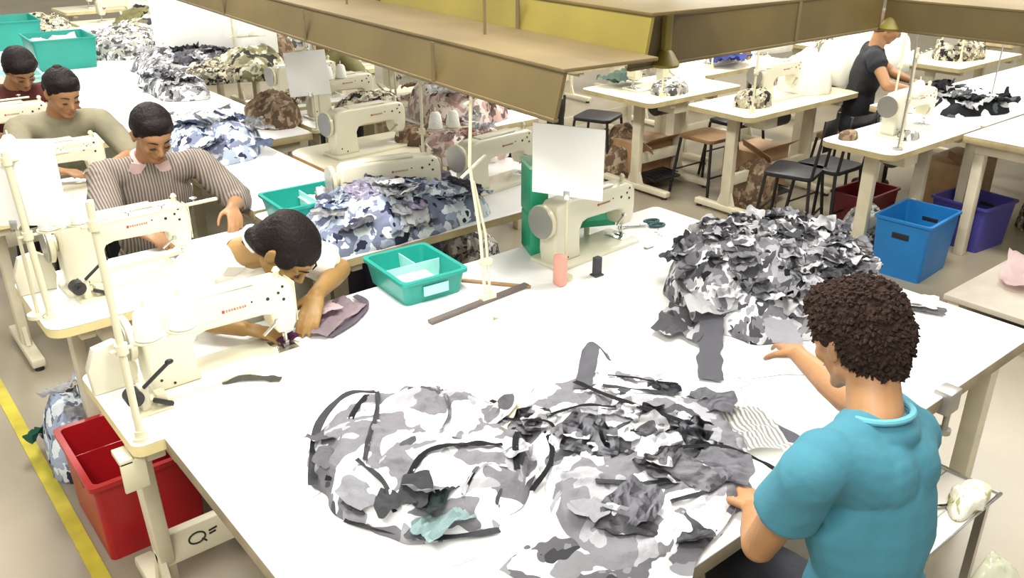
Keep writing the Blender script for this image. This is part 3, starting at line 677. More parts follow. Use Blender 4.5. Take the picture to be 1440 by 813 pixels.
# ------------------------------------------------------------------ people
def hand_prims(mb, w, fwd, pn, side, curl=.35, L=.175, spread=.10, thumb=.5):
    """w wrist, fwd towards the knuckles, pn out of the palm, side towards the thumb"""
    w, fwd, pn, side = V(w), V(fwd).normalized(), V(pn), V(side)
    pn = (pn-fwd*pn.dot(fwd)).normalized(); side = (side-fwd*side.dot(fwd)-pn*side.dot(pn)).normalized()
    k = L/.18
    offs = (.030, .010, -.010, -.029); lens = (.070, .078, .072, .056); kn = (.088, .090, .086, .078)
    mb.ell(w+fwd*.045*k, (.036*k, .052*k, .015*k), MX((side, fwd, pn)).transposed())
    for o_, ln, kk in zip(offs, lens, kn):
        a = w+side*o_*.55*k; b = w+(fwd*kk+side*o_)*k
        mb.cap(a, b, .0125*k, .0098*k, 12)
        d = (fwd+side*o_*spread*12).normalized(); p = b; r = .0090*k; c = curl*.8
        for f_, q in ((.45, 1.), (.31, 1.15), (.24, .9)):
            d = (d*cos(c*q)+pn*sin(c*q)).normalized()
            e = p+d*ln*f_*k; mb.cap(p, e, r, r*.9, 12); p = e; r *= .9
    a = w+(fwd*.018+side*.020)*k
    d = (fwd*.62+side*.75+pn*thumb*.5).normalized(); b = a+d*.045*k; mb.cap(a, b, .0145*k, .0115*k, 12)
    d = (fwd*.85+side*.38+pn*thumb).normalized(); c_ = b+d*.033*k; mb.cap(b, c_, .0112*k, .010*k, 12)
    d = (fwd*.95+side*.10+pn*thumb).normalized(); e = c_+d*.027*k; mb.cap(c_, e, .010*k, .0082*k, 12)

def frame(f, u):
    f = V(f).normalized(); u = V(u); u = (u-f*u.dot(f)).normalized(); x = f.cross(u)   # x = right of the face
    return MX((x, f, u)).transposed()
def person(label, cat, root, P, hair='short', skin=SKIN, top=WSHIRT, trousers=TROU, vox=.0055, sleeve=.55, fold=(26, .006), group=None, hairm=HAIR, tuft=0, scale=1., collar=None, hands=True, stretch=(1, 1, .6), face=True, shirt_t=.014, under=None):
    t = thing('person', label, cat, root, 0, group); r0 = V(root)
    J = {k: (V(v)-r0) for k, v in P.items() if k not in ('face', 'crown', 'lh', 'rh')}
    HF = frame(P['face'], P['crown']); C = J['head']; s = scale
    hp = lambda x, y, z: C+HF @ V((x*s, y*s, z*s))
    up = (J['neck']-J['hip']).normalized(); rt_ = (J['rs']-J['ls']).normalized(); fw = up.cross(rt_).normalized(); rt_ = fw.cross(up).normalized()
    TF = MX((rt_, fw, up)).transposed(); H = (J['neck']-J['hip']).length
    tp = lambda x, y, z: J['hip']+TF @ V((x, y, z*H))
    sw = (J['rs']-J['ls']).length/2
    def torso(mb, g=0.):
        mb.ell(tp(0, .0, .0), (sw*.78+g, .105+g, .12+g), TF)
        mb.ell(tp(0, .01, .28), (sw*.72+g, .095+g, .17+g), TF)
        mb.ell(tp(0, .005, .62), (sw*.80+g*.7, .100+g*.7, .19+g), TF)
        for k in ('ls', 'rs'):
            sh = J[k]; mb.cap(sh+(J['neck']-sh)*.16, tp(0, -.01, .80)+(sh-tp(0, 0, .80))*.2, .047+g*.7, .075+g*.8)
            mb.cap(sh+(J['neck']-sh)*.14, J['neck']-up*.030+(sh-J['neck'])*.18, .040+g*.6, .040+g*.6)
    b = MB(); torso(b)
    b.ell(hp(0, -.014, .034), (.0745*s, .092*s, .080*s), HF, 28, 18)
    b.ell(hp(0, .022, -.028), (.058*s, .062*s, .078*s), HF, 24, 16)
    b.ell(hp(0, .045, .03), (.058*s, .045*s, .045*s), HF)
    for q in (-1, 1):
        b.cap(hp(q*.045, .0, -.055), hp(q*.014, .060, -.092), .022*s, .017*s, 12)
        b.ell(hp(q*.036, .058, -.022), (.022*s, .022*s, .022*s), HF)
        b.cap(hp(q*.012, .084, .022), hp(q*.042, .070, .020), .0085*s, .0075*s, 10)
        b.ell(hp(q*.0765, -.006, -.004), (.0085*s, .019*s, .031*s), HF @ MX.Rotation(radians(12*q), 3, 'Z'))
        b.ell(hp(q*.082, -.014, .006), (.006*s, .016*s, .020*s), HF @ MX.Rotation(radians(26*q), 3, 'Z'))
        b.ell(hp(q*.011, .094, -.030), (.0085*s, .009*s, .007*s), HF)
        b.ell(hp(q*.030, .076, .000), (.0145*s, .0095*s, .009*s), HF)
    b.cap(hp(0, .083, .012), hp(0, .104, -.026), .0085*s, .0105*s, 12)
    b.cap(hp(-.016, .082, -.053), hp(.016, .082, -.053), .0065*s, .0065*s, 10); b.cap(hp(-.013, .081, -.064), hp(.013, .081, -.064), .0072*s, .0072*s, 10)
    b.ell(hp(0, .066, -.092), (.020*s, .018*s, .017*s), HF)
    b.cap(hp(0, -.028, -.045), J['neck']-up*.02, .052*s, .056*s)
    for a in 'lr':
        b.cap(J[a+'s'], J[a+'e'], .046*s, .037*s); b.cap(J[a+'e'], J[a+'e']+(J[a+'w']-J[a+'e'])*.35, .038*s, .037*s); b.cap(J[a+'e']+(J[a+'w']-J[a+'e'])*.35, J[a+'w'], .037*s, .0245*s)
        if hands and a+'h' in P:
            fwd, pn, sd, cu = P[a+'h'][:4]; hand_prims(b, J[a+'w'], fwd, pn, sd, cu, L=.172*s)
        elif hands:
            d = (J[a+'w']-J[a+'e']).normalized(); hand_prims(b, J[a+'w'], d, V((0, 0, -1)), rt_*(1 if a == 'l' else -1), .4, L=.17*s)
    for a in 'lr':
        q = -1 if a == 'l' else 1
        b.cap(tp(q*.085, .02, -.02), J[a+'k'], .078, .054); b.cap(J[a+'k'], J[a+'a'], .052, .036)
        b.cap(J[a+'a']+V((0, 0, -.02))-fw*.03, V((J[a+'a'].x, J[a+'a'].y, J[a+'a'].z-.035))+V((fw.x, fw.y, 0)).normalized()*.13, .036, .030)
    link('body', voxel(b, vox, 5), skin, t)
    # clothes
    b = MB(); torso(b, shirt_t); b.ell(J['neck']-up*.035, (.078, .070, .040), TF)
    for a in 'lr':
        se = J[a+'s']+(J[a+'e']-J[a+'s'])*min(1, sleeve/.5*.5*2 if sleeve < .5 else 1)*(sleeve if sleeve < 1 else 1)
        b.cap(J[a+'s'], J[a+'s']+(J[a+'e']-J[a+'s'])*min(sleeve, 1)*.8, .049*s+shirt_t*.6, .047*s+shirt_t*.6)
        b.cyl(J[a+'s'], J[a+'s']+(J[a+'e']-J[a+'s'])*min(sleeve, 1), .050*s+shirt_t*.6, .052*s+shirt_t*.9, 24)
        if sleeve > 1:
            fr = min(1, sleeve-1); e = J[a+'e']+(J[a+'w']-J[a+'e'])*fr
            b.ell(J[a+'e'], .048*s+shirt_t*.5); b.cyl(J[a+'e'], e, .047*s+shirt_t*.6, .036*s+shirt_t*.6, 24)
    ff = cloth_fold(fold[0]*.35, fold[1], stretch, len(label))
    so = link('shirt', voxel(b, vox*1.1, 5, ff), top, t)
    if collar:
        cb = MB(); cc = J['neck']+up*.012
        ring = []
        for k in range(24):
            a = 2*pi*k/24; ring.append(cc+TF @ V((.064*cos(a), .060*sin(a)-.002, -.006-.03*max(0, sin(a)))))
        cb.tube(ring, .0065 if collar[1] == 'rib' else .012, 8, closed=True)
        if collar[1] != 'rib':
            for q in (-1, 1):
                cb.prism([(.004*q, .004), (.062*q, .022), (.075*q, -.022), (.040*q, -.058)][::q], 0, .006, MX.Translation(cc+TF @ V((q*.012, .078, -.02))) @ TF.to_4x4() @ MX.Rotation(radians(80), 4, 'X'))
        cb.obj('collar', collar[0], so)
    if under:
        MB().ell(tp(0, .070, .86), (.034, .044, .085), TF).obj('undershirt', under, so)
    b = MB(); g = .016
    b.ell(tp(0, -.0, -.02), (sw*.80+.012, .108+.012, .10), TF)
    for a in 'lr':
        q = -1 if a == 'l' else 1
        b.cap(tp(q*.085, .02, -.02), J[a+'k'], .078+g, .056+g); b.cap(J[a+'k'], J[a+'a']+V((0, 0, .02)), .056+g, .042+g)
    link('trousers', voxel(b, .009, 4, cloth_fold(9, .005, (1, 1, 1), 3)), trousers, t)
    b = MB()
    for a in 'lr':
        p = V((J[a+'a'].x, J[a+'a'].y, J[a+'a'].z-.052)); d = V((fw.x, fw.y, 0)).normalized()
        b.cap(p-d*.05, p+d*.15, .042, .038)
    link('shoes', voxel(b, .01, 3), BLACK, t)
    # hair
    b = MB()
    if hair == 'short':
        b.ell(hp(0, -.018, .056), (.083*s, .094*s, .074*s), HF, 28, 18); b.ell(hp(0, -.050, .022), (.077*s, .066*s, .082*s), HF, 24, 16)
        b.ell(hp(0, .040, .088), (.060*s, .040*s, .030*s), HF)
        for q in (-1, 1): b.ell(hp(q*.073, .006, .035), (.010*s, .016*s, .030*s), HF)
    elif hair == 'thick':
        b.ell(hp(0, -.016, .052), (.086*s, .098*s, .076*s), HF, 28, 18); b.ell(hp(0, -.048, .012), (.080*s, .068*s, .088*s), HF, 24, 16)
        b.ell(hp(0, .048, .084), (.062*s, .042*s, .034*s), HF); b.ell(hp(0, -.058, -.045), (.056*s, .042*s, .042*s), HF)
        for q in (-1, 1): b.ell(hp(q*.078, .004, .036), (.014*s, .022*s, .036*s), HF)
    else:
        b.ell(hp(0, -.016, .048), (.084*s, .100*s, .073*s), HF, 28, 18); b.ell(hp(0, -.048, .010), (.082*s, .070*s, .090*s), HF, 24, 16)
        for q in (-1, 1): b.ell(hp(q*.070, .018, .030), (.016*s, .040*s, .042*s), HF)
        b.cap(hp(0, -.075, -.045), hp(0, -.075, -.125), .045*s, .026*s)
        for q in (-1, 1): b.cap(hp(q*.06, -.05, -.02), hp(q*.03, -.09, -.05), .03*s, .03*s)
    hf = (lambda p: .0035*ridge(p*34, 2)+.003*noise.noise(p*18)) if hair != 'long' else (lambda p: .0022*noise.noise(V(((HF.transposed() @ (p-C)).x*130, (HF.transposed() @ (p-C)).y*9, (HF.transposed() @ (p-C)).z*9))))
    hm = voxel(b, .005, 4, hf)
    ho = link('hair', hm, hairm, t)
    if tuft:
        rnd = random.Random(8); tb = MB(); vs = hm.vertices
        for i in range(tuft):
            v = vs[rnd.randrange(len(vs))]; n = v.normal.copy(); l = HF.transposed() @ (v.co-C)
            if l.z < .02*s and l.y > -.02: continue
            flow = (HF @ V((rnd.uniform(-.9, .9), rnd.uniform(-.5, .7), -.5 if l.z < .08 else rnd.uniform(-.3, .4))))
            d = (n*.75+flow*.8).normalized(); L = rnd.uniform(.008, .019)*s; p = v.co-n*.004
            tb.tube([p, p+d*L*.5+n*.003, p+(d*.75+flow*.4)*L], [.0050, .0042, .0012], 4)
        tb.obj('hair_tuft', hairm, ho)
    if hair == 'long':
        tb = MB(); ring = [hp(.050*cos(2*pi*k/16), -.076+.050*sin(2*pi*k/16), -.075) for k in range(16)]
        tb.tube(ring, .007, 8, closed=True); tb.obj('hair_tie', PAPER, ho)
    if face:
        for q in (-1, 1):
            MB().tube([hp(q*.012, .0945, .030), hp(q*.030, .091, .036), hp(q*.050, .074, .030)], [.0022*s, .0032*s, .0014*s], 6).obj('eyebrow', HAIR, t)
            e = MB().ell(hp(q*.030, .0825, -.001), (.0115*s, .0045*s, .0042*s), HF).obj('eye', EYEW, t)
            MB().tube([hp(q*.017, .0865, -.003), hp(q*.030, .0885, -.0055), hp(q*.044, .0815, -.002)], .0014*s, 6).obj('eyelashes', HAIR, t)
        MB().tube([hp(-.022, .0845, -.0575), hp(-.010, .0905, -.058), hp(0, .0915, -.0585), hp(.010, .0905, -.058), hp(.022, .0845, -.0575)], [.001, .0028, .003, .0028, .001], 6).obj('lips', LIP, t)
    return t

# worker in blue, seated with his back to us at the near edge
man = person('young man in a teal-blue T-shirt, back to us, sorting cloth at the cutting table', 'person', (1.39, .56, 0), dict(
    hip=(1.375, .55, .62), neck=(1.405, .640, 1.182), head=(1.468, .735, 1.277), ls=(1.225, .645, 1.125), rs=(1.535, .620, 1.085),
    le=(1.245, .745, .885), lw=(1.415, .875, .805), re=(1.665, .83, 1.02), rw=(1.80, 1.045, .995),
    lk=(1.26, .98, .56), la=(1.24, .93, .10), rk=(1.52, .98, .56), ra=(1.52, .90, .10),
    face=(.20, .90, -.38), crown=(.06, .38, .92), lh=((.75, .62, -.12), (.1, .2, -1), (-.6, .7, 0), .35), rh=((.62, .75, -.18), (.3, .3, -1), (-.75, .6, 0), .30)),
    hair='thick', top=TSHIRT, sleeve=.50, vox=.0045, hairm=HAIRB, tuft=2600, collar=(TSEAM, 'rib'), fold=(16, .012), skin=SKIN, scale=.93)
# woman in white bent over her machine
wom = person('woman in a white shirt with long black hair bent over the front sewing machine', 'person', (1.03, 2.84, 0), dict(
    hip=(.98, 2.86, .50), neck=(1.0, 2.625, 1.0), head=(1.085, 2.47, 1.025), ls=(1.175, 2.60, .955), rs=(.83, 2.64, .965),
    le=(1.31, 2.555, .87), lw=(1.150, 2.425, .865), re=(.80, 2.55, .84), rw=(.895, 2.435, .815),
    lk=(1.10, 2.45, .50), la=(1.10, 2.50, .10), rk=(.90, 2.45, .50), ra=(.90, 2.50, .10),
    face=(.30, -.48, -.82), crown=(.46, -.70, .50), lh=((-.62, -.58, -.50), (-.3, -.1, -1), (-.8, .5, .1), .40), rh=((.80, -.50, -.25), (.1, -.1, -1), (.4, .8, 0), .40)),
    hair='long', top=WSHIRT, sleeve=.75, skin=SKIN2, vox=.005, fold=(14, .009), collar=(WSHIRT, 'shirt'), scale=1.03)
# man in the striped shirt
strm = person('man in a grey-brown striped shirt seated behind the second sewing machine', 'person', (1.12, 3.98, 0), dict(
    hip=(1.12, 4.02, .50), neck=(1.12, 3.90, 1.02), head=(1.125, 3.80, 1.135), ls=(1.32, 3.84, .965), rs=(.93, 3.94, .965),
    le=(1.42, 3.70, .80), lw=(1.33, 3.545, .83), re=(.86, 3.74, .80), rw=(.93, 3.52, .82),
    lk=(1.24, 3.60, .50), la=(1.24, 3.65, .10), rk=(1.0, 3.60, .50), ra=(1.0, 3.65, .10),
    face=(.0, -.86, -.52), crown=(.0, -.52, .86), lh=((-.25, -.9, -.3), (-.3, 0, -1), (-1, .2, 0), .5), rh=((.5, -.85, -.2), (.1, 0, -1), (1, .3, 0), .4)),
    hair='short', top=STRIPE, sleeve=1.35, skin=SKIN, collar=(mat('pale_pink_cotton', (.62, .44, .42), .85), 'shirt'), vox=.0065, fold=(14, .012), stretch=(1.6, 1.6, .5), tuft=0)
third = person('man in a grey-olive shirt, head bowed, behind the striped-shirt man', 'person', (1.05, 5.15, 0), dict(
    hip=(1.03, 5.16, .50), neck=(1.02, 5.02, 1.03), head=(1.05, 4.92, 1.14), ls=(1.22, 4.98, .97), rs=(.83, 5.04, .97),
    le=(1.30, 4.80, .80), lw=(1.15, 4.62, .82), re=(.76, 4.86, .80), rw=(.90, 4.64, .82),
    lk=(1.15, 4.74, .50), la=(1.15, 4.8, .10), rk=(.92, 4.74, .50), ra=(.92, 4.8, .10), face=(.15, -.88, -.42), crown=(.05, -.42, .9)),
    hair='short', top=OLIVEC, sleeve=1.1, skin=SKIN, vox=.008, fold=(14, .010), tuft=0)
MB().ell((.02, -.02, 1.265), (.028, .028, .022)).obj('hair_bun', HAIR, third).location = (-.02, -.20, .0)
redm = person('person in a dark red patterned shirt beside the teal bins, far left', 'person', (1.02, 5.98, 0), dict(
    hip=(1.0, 6.02, .50), neck=(.99, 5.86, 1.05), head=(1.03, 5.75, 1.15), ls=(1.20, 5.84, .98), rs=(.79, 5.88, .98),
    le=(1.27, 5.68, .80), lw=(1.10, 5.52, .82), re=(.72, 5.70, .80), rw=(.88, 5.52, .82),
    lk=(1.12, 5.6, .50), la=(1.12, 5.65, .10), rk=(.9, 5.6, .50), ra=(.9, 5.65, .10), face=(.1, -.75, -.62), crown=(.0, -.62, .76)),
    hair='thick', top=REDC, sleeve=1.4, skin=SKIN, vox=.008, fold=(14, .010), tuft=0)
oliv = person('person in an olive shirt working in the far rows right of the white card', 'person', (3.15, 6.25, 0), dict(
    hip=(3.15, 6.25, .50), neck=(3.10, 6.08, 1.02), head=(3.06, 5.96, 1.10), ls=(3.28, 6.02, .96), rs=(2.90, 6.10, .96),
    le=(3.34, 5.84, .80), lw=(3.22, 5.66, .84), re=(2.82, 5.9, .80), rw=(2.95, 5.68, .84),
    lk=(3.25, 5.85, .50), la=(3.25, 5.9, .10), rk=(3.02, 5.85, .50), ra=(3.02, 5.9, .10), face=(-.3, -.75, -.62), crown=(-.1, -.62, .76)),
    hair='short', top=OLIVE2, sleeve=1.1, skin=SKIN, vox=.009, fold=(14, .010), face=False)
blk = person('person in a black vest over an olive shirt in the right-hand rows', 'person', (6.15, 3.40, 0), dict(
    hip=(6.15, 3.42, .52), neck=(6.12, 3.32, 1.08), head=(6.16, 3.26, 1.22), ls=(5.95, 3.22, 1.02), rs=(6.26, 3.46, 1.02),
    le=(5.88, 3.06, .86), lw=(5.98, 2.92, .84), re=(6.38, 3.30, .86), rw=(6.30, 3.10, .84),
    lk=(6.05, 3.1, .50), la=(6.05, 3.1, .10), rk=(6.25, 3.2, .50), ra=(6.25, 3.2, .10), face=(.55, -.65, -.5), crown=(.2, -.4, .86)),
    hair='thick', top=BLACKF, sleeve=.3, skin=SKIN, vox=.009, fold=(14, .010), face=False, hairm=mat('brown_hair', (.10, .05, .025), .6))

# ------------------------------------------------------------------ seats
def stool(label, loc, rz=0, back=True, seatm=None, legm=BLACK, z=.46, group=None, h=.36):
    t = thing('chair' if back else 'stool', label, 'chair' if back else 'stool', loc, rz, group)
    MB().prism(round_rect(-.17, .17, -.16, .16, .05), z-.03, z, bev=.008).obj('seat', seatm or legm, t)
    for sx in (-1, 1):
        for sy in (-1, 1):
            MB().tube([(sx*.19, sy*.18, .0), (sx*.15, sy*.14, z-.03)], .011, 10).obj('leg', legm, t)
    if back:
        for q in (-1, 1): MB().tube([(.15*q, -.15, z-.02), (.155*q, -.185, z+h*.7), (.15*q, -.19, z+h)], .010, 10).obj('back_post', legm, t)
        b = bmesh.new(); rows = []
        for j in range(7):
            row = []
            for i in range(9):
                u = i/4-1; row.append(b.verts.new((u*.15, -.19-.03*(1-u*u), z+h*(.45+.55*j/6))))
            rows.append(row)
        for A, B in zip(rows, rows[1:]):
            for k in range(8): b.faces.new((A[k], A[k+1], B[k+1], B[k]))
        bmesh.ops.solidify(b, geom=b.faces[:], thickness=.014)
        mb = MB(); mb.b.free(); mb.b = b; mb.obj('backrest', seatm or legm, t)
    for q in (-1, 1): MB().tube([(-.175, .165*q, z*.4), (.175, .165*q, z*.4)], .007, 8).obj('stretcher', legm, t)
    return t
stool('black stool the worker in blue sits on', (1.39, .50, 0), 0, back=False, z=.50, seatm=BLACK)
ar = thing('chair', 'black plastic chair with its back turned beside the right hip of the worker in blue', 'chair', (1.75, .49, 0), radians(22))
MB().prism(round_rect(-.14, .14, -.13, .15, .05), .43, .46, bev=.008).obj('seat', BLACK, ar)
for sx in (-1, 1):
    for sy in (-1, 1): MB().tube([(sx*.18, sy*.16, 0), (sx*.15, sy*.12, .43)], .012, 10).obj('leg', BLACK, ar)
for q in (-.12, .12): MB().tube([(q, .12, .45), (q, .150, .58), (q, .165, .74)], .011, 10).obj('back_post', BLACK, ar)
MB().box(-.13, .13, .158, .178, .52, .745, bev=.008).obj('backrest', BLACK, ar)
stool('wooden stool of the woman in white', (.98, 2.88, 0), 0, back=False, seatm=WOODS, z=.385)
stool('wooden stool of the man in the striped shirt', (1.12, 4.06, 0), 0, back=False, seatm=WOODS, z=.385)
stool('wooden stool of the man in grey olive', (1.03, 5.20, 0), 0, back=False, seatm=WOODS, z=.385)
stool('wooden stool of the person in dark red', (1.0, 6.06, 0), 0, back=False, seatm=WOODS, z=.385)
stool('wooden stool of the person in olive in the far rows', (3.15, 6.30, 0), 0, back=False, seatm=WOODS, z=.385)
stool('wooden stool of the person in the black vest', (6.15, 3.47, 0), 0, back=False, seatm=WOODS, z=.40)

# ------------------------------------------------------------------ low white bench with plastic bag, lower right
bn = thing('low_bench', 'low white slatted bench with metal rim at the lower right of the aisle', 'bench', (2.20, .89, 0))
MB().box(-.25, .24, -.18, .40, .43, .445, bev=.003).obj('benchtop', mat('offwhite_board', (.70, .66, .60), .45, var=.08), bn)
MB().tube([(-.255, -.185, .447), (.245, -.185, .447), (.245, .405, .447), (-.255, .405, .447)], .009, 8, closed=True).obj('rim', STEEL, bn)
for k in range(5): MB().box(-.25, .24, -.12+.09*k, -.116+.09*k, .445, .4465).obj('groove', DSTEEL, bn)
for sx in (-1, 1):
    for sy in (-.16, .38): MB().box(sx*.22-.012, sx*.22+.012, sy-.012, sy+.012, 0, .43).obj('leg', STEEL, bn)
strip('cord', 'short black cord lying on the low white bench', [(2.22, .86, .452), (2.25, .83, .452), (2.23, .80, .454), (2.27, .775, .452), (2.29, .76, .452)], .012, BLACK, seed=3, cat='cord')
pb = heap('plastic_bag', 'clear plastic bag of pale scraps hanging at the bench corner', [(2.16, .58), (2.20, .68), (2.36, .69), (2.45, .66), (2.42, .56), (2.28, .52)], .36, mat('clear_plastic_film', (.80, .82, .62), .15, trans=.35, alpha=.75), 7, z0=0.0, fold=.03, fscale=16, nt=60, ns=24, kind=None, cat='bag')
pb2 = heap('cloth_scraps', 'pale yellow-white scraps lying on the corner of the low bench', [(2.20, .72), (2.26, .78), (2.36, .80), (2.43, .78), (2.43, .72), (2.32, .71)], .04, camo('yellow_white_scraps', [(.80, .78, .66), (.6, .57, .36), (.38, .38, .18)], 14, (.55, .62)), 8, z0=.448, fold=.02, fscale=20, nt=60, ns=24, cat='cloth scraps')

# ------------------------------------------------------------------ suspended brown ducting
def duct(label, p, q, side, depth, z0, z1, face, topm, slope=.0, lipw=.012):
    """bent sheet channel: a tall front lip from p to q and a flat cover going back from its top edge"""
    p, q = V((*p, 0)), V((*q, 0)); d = (q-p).normalized(); L = (q-p).length; n_ = V((*side, 0)).normalized(); n_ = (n_-d*n_.dot(d)).normalized()
    t = thing('overhead_duct', label, 'duct', (p.x, p.y, z0)); h = z1-z0
    F = MX((n_, d, V((0, 0, 1)))).transposed().to_4x4(); 
    def put(mb): 
        bmesh.ops.transform(mb.b, matrix=F, verts=mb.b.verts[:])
        if F.determinant() < 0: bmesh.ops.reverse_faces(mb.b, faces=mb.b.faces[:])
        return mb
    put(MB().prism([(0, 0), (lipw, 0), (lipw+slope, h-.003), (slope, h-.003)], 0, L, MX(((1, 0, 0, 0), (0, 0, 1, 0), (0, 1, 0, 0), (0, 0, 0, 1))), bev=.0)).obj('front_lip', face, t)
    put(MB().box(slope-.004, slope+depth, -.004, L, h-.003, h+.008, bev=.002)).obj('cover', topm, t)
    put(MB().box(-.004, .016, 0, L, -.012, 0, bev=.003)).obj('bottom_flange', DUCTT, t)
    n = max(1, int(L/1.1))
    for k in range(n):
        u = L*(k+.6)/n
        put(MB().box(-.004, .0, u-.010, u+.010, 0, h)).obj('joint_strap', DUCTT, t)
        put(MB().cyl((slope+depth*.5, u, h), (slope+depth*.5, u, h+2.2), .005, n=8)).obj('hanger_rod', DUCTT, t)
    return t
duct('tall brown duct nearest the camera running from the upper left to the middle', (1.60, 1.77), (1.98, 6.2), (1, 0), .345, 1.5, 1.626, DUCT, DUCTT, .03)
duct('olive-yellow duct right behind the nearest brown duct', (1.985, 1.80), (2.36, 6.2), (1, 0), .62, 1.626, 1.742, DUCTY, DUCT, .02)
duct('brown duct crossing the top of the picture over the centre aisle', (2.33, 2.18), (4.02, 2.18), (0, 1), .6, 1.5, 1.664, DUCT, DUCT)
duct('brown duct running toward us at the upper right', (4.03, .3), (4.03, 2.17), (1, 0), .5, 1.5, 1.625, DUCT, DUCTT)
hb = thing('duct_hanger', 'olive post with a cone collar hanging through the olive duct', 'duct hanger', (2.50, 2.165, 1.49))
MB().box(-.018, .018, -.012, .012, 0, .9, bev=.003).obj('post', DUCTY, hb); MB().lathe([(.05, 0), (.055, .01), (.03, .05), (.02, .06)], None, 20).obj('collar', DUCTY, hb)
hb2 = dup(hb, (4.05, 2.14, 1.49), .2, 'olive post with a cone collar at the corner of the right-hand ducts')
tag(MB().bar((1.42, 2.33, 1.52), (1.645, 2.2, 1.54), .004, .004).obj('duct_label_tag', PAPER), 'thin pale strip taped beside the end of the nearest duct', 'strip') if False else None

# ------------------------------------------------------------------ the block behind: tables running away on the left of the aisle
big_table('worktable', 'pale bluish worktable between the man in stripes and the round-cornered table', 1.46, 2.0, 3.64, 4.75, edge=EDGEW)
big_table('worktable', 'long white worktable reaching away behind the heap of blue cloth', 1.46, 2.35, 4.78, 7.6, edge=EDGEW)
big_table('worktable', 'white worktable under the two large teal bins, upper left', 1.30, 2.40, 7.64, 10.4, edge=EDGEW)
R2 = sewing_table('sewing table with rounded corners and orange edge behind the teal tray', 2.03, 2.92, 3.93, 4.50, top=CREAMT, edge=mat('orange_edge_band', (.62, .34, .14), .5, var=.2), rad=.12)
lt = [('sewing table in front of the man in the grey-olive shirt', .43, 1.40, 4.20, 4.72), ('sewing table in front of the person in dark red', .43, 1.38, 5.34, 5.68),
      ('sewing table far left just before the teal bins', .43, 1.28, 6.30, 6.85)]
for l, a, b_, c, d in lt: sewing_table(l, a, b_, c, d, full=False)
rows = [(2.40, 3.05, 4.86, 5.36), (3.07, 3.75, 5.0, 5.55), (2.40, 3.05, 5.46, 5.90), (3.30, 3.95, 6.4, 6.9), (2.45, 3.2, 7.0, 7.5), (2.45, 3.3, 8.1, 8.6), (3.45, 4.3, 7.5, 8.05), (2.5, 3.4, 9.3, 9.85), (3.6, 4.6, 8.9, 9.45), (2.6, 3.6, 10.6, 11.2), (3.8, 4.9, 10.4, 11.0), (2.8, 3.9, 12.1, 12.8), (4.1, 5.3, 12.0, 12.7)]
onto = ['just behind the round-cornered table', 'behind the pink cloth heap', 'in front of the person in olive', 'right of the person in olive', 'under the leaning white panels', 'two rows behind the person in olive', 'at the aisle three rows behind the person in olive', 'four rows behind the person in olive', 'at the aisle under the brown duct', 'five rows behind the person in olive', 'at the aisle five rows back', 'at the far end of the left block', 'at the far end of the aisle']
for i, ((a, b_, c, d), w) in enumerate(zip(rows, onto)):
    st = sewing_table('cream sewing table '+w, a, b_, c, d, full=False, group=None, top=CREAMT if i % 2 else WHITE)
    if i != 4: dup(SM, ((a+b_)/2+.02*(i % 3), (c+d)/2, TZ), radians((0, 180, 3, 0, 180)[i % 5]), 'cream sewing machine on the table '+w, GM)
dup(SM, (2.40, 4.22, TZ), radians(3), 'cream sewing machine on the round-cornered orange-edged table', GM)
dup(SM, (.83, 4.46, TZ), 0, 'cream sewing machine in front of the man in grey olive', GM)
dup(SM, (.84, 5.50, TZ), 0, 'cream sewing machine in front of the person in dark red', GM)
dup(SM, (.83, 6.55, TZ), 0, 'cream sewing machine at the far left before the teal bins', GM)
dup(SM, (1.92, 3.22, TZ+.0), radians(-12), 'cream sewing machine standing behind the heap of blue-grey cloth', GM)
dup(SM, (2.55, 3.25, TZ+.0), radians(8), 'cream sewing machine between the heap and the green box', GM)
card('white card on a stand over the round-cornered table', (2.38, 4.78), radians(-30), .24, .26, .98, tilt=radians(-4))
for i, (x, y, a, w, h, zb, l) in enumerate([(2.62, 7.3, -30, .62, .50, .86, 'large white panel leaning on the left of the pair, upper left'), (3.05, 7.25, -45, .52, .42, .86, 'large white panel right of the pair, just left of the duct'),
        (3.42, 5.25, -52, .62, .28, .84, 'long white panel slanting under the brown duct'), (3.3, 8.6, -30, .4, .3, 1.0, 'white card far back left of the duct')]):
    card(l, (x, y), radians(a), w, h, zb)
ts = [('thread stand on the table of the man in grey olive', .50, 4.30), ('thread stand on the table of the person in dark red', .50, 5.25), ('thread stand far left before the teal bins', .50, 6.40), ('thread stand behind the round-cornered table', 2.50, 4.95),
      ('thread stand behind the heap of blue-grey cloth', 2.30, 3.50), ('thread stand in front of the person in olive', 2.95, 6.0), ('thread stand beside the pink cloth heap', 3.15, 5.1), ('thread stand under the leaning panels', 2.85, 7.05), ('thread stand two rows behind the person in olive', 2.6, 8.2)]
P0 = thread_stand(ts[0][0], (ts[0][1], ts[0][2], TZ), 0, .55, ((.26, .26, 0), (.50, .28, 0)), group='thread stands in the back rows')
for l, x, y in ts[1:]: dup(P0, (x, y, TZ), random.Random(x).uniform(-.3, .3), l)
tub('plastic_bin', 'large teal plastic bin, the nearer of two at the upper left', 'bin', (1.80, 8.20, TZ), radians(-3), .48, .55, .25, TEAL, None, divider=None, group='large teal bins')
tub('plastic_bin', 'large teal plastic bin at the top left corner, behind the nearer one', 'bin', (1.66, 9.60, TZ), radians(-3), .55, .60, .26, TEAL, None, group='large teal bins')
tub('plastic_bin', 'pale teal bin cut by the left edge of the picture', 'bin', (1.16, 6.70, TZ), radians(-4), .30, .34, .22, TEALIN, None, group='large teal bins')
sheet('cloth_piece', 'white cloth heaped in the nearer teal bin', 'cloth piece', (1.80, 8.20, TZ+.15), 0, .38, .42, PGREY[0], .08, 31, edge=.2)
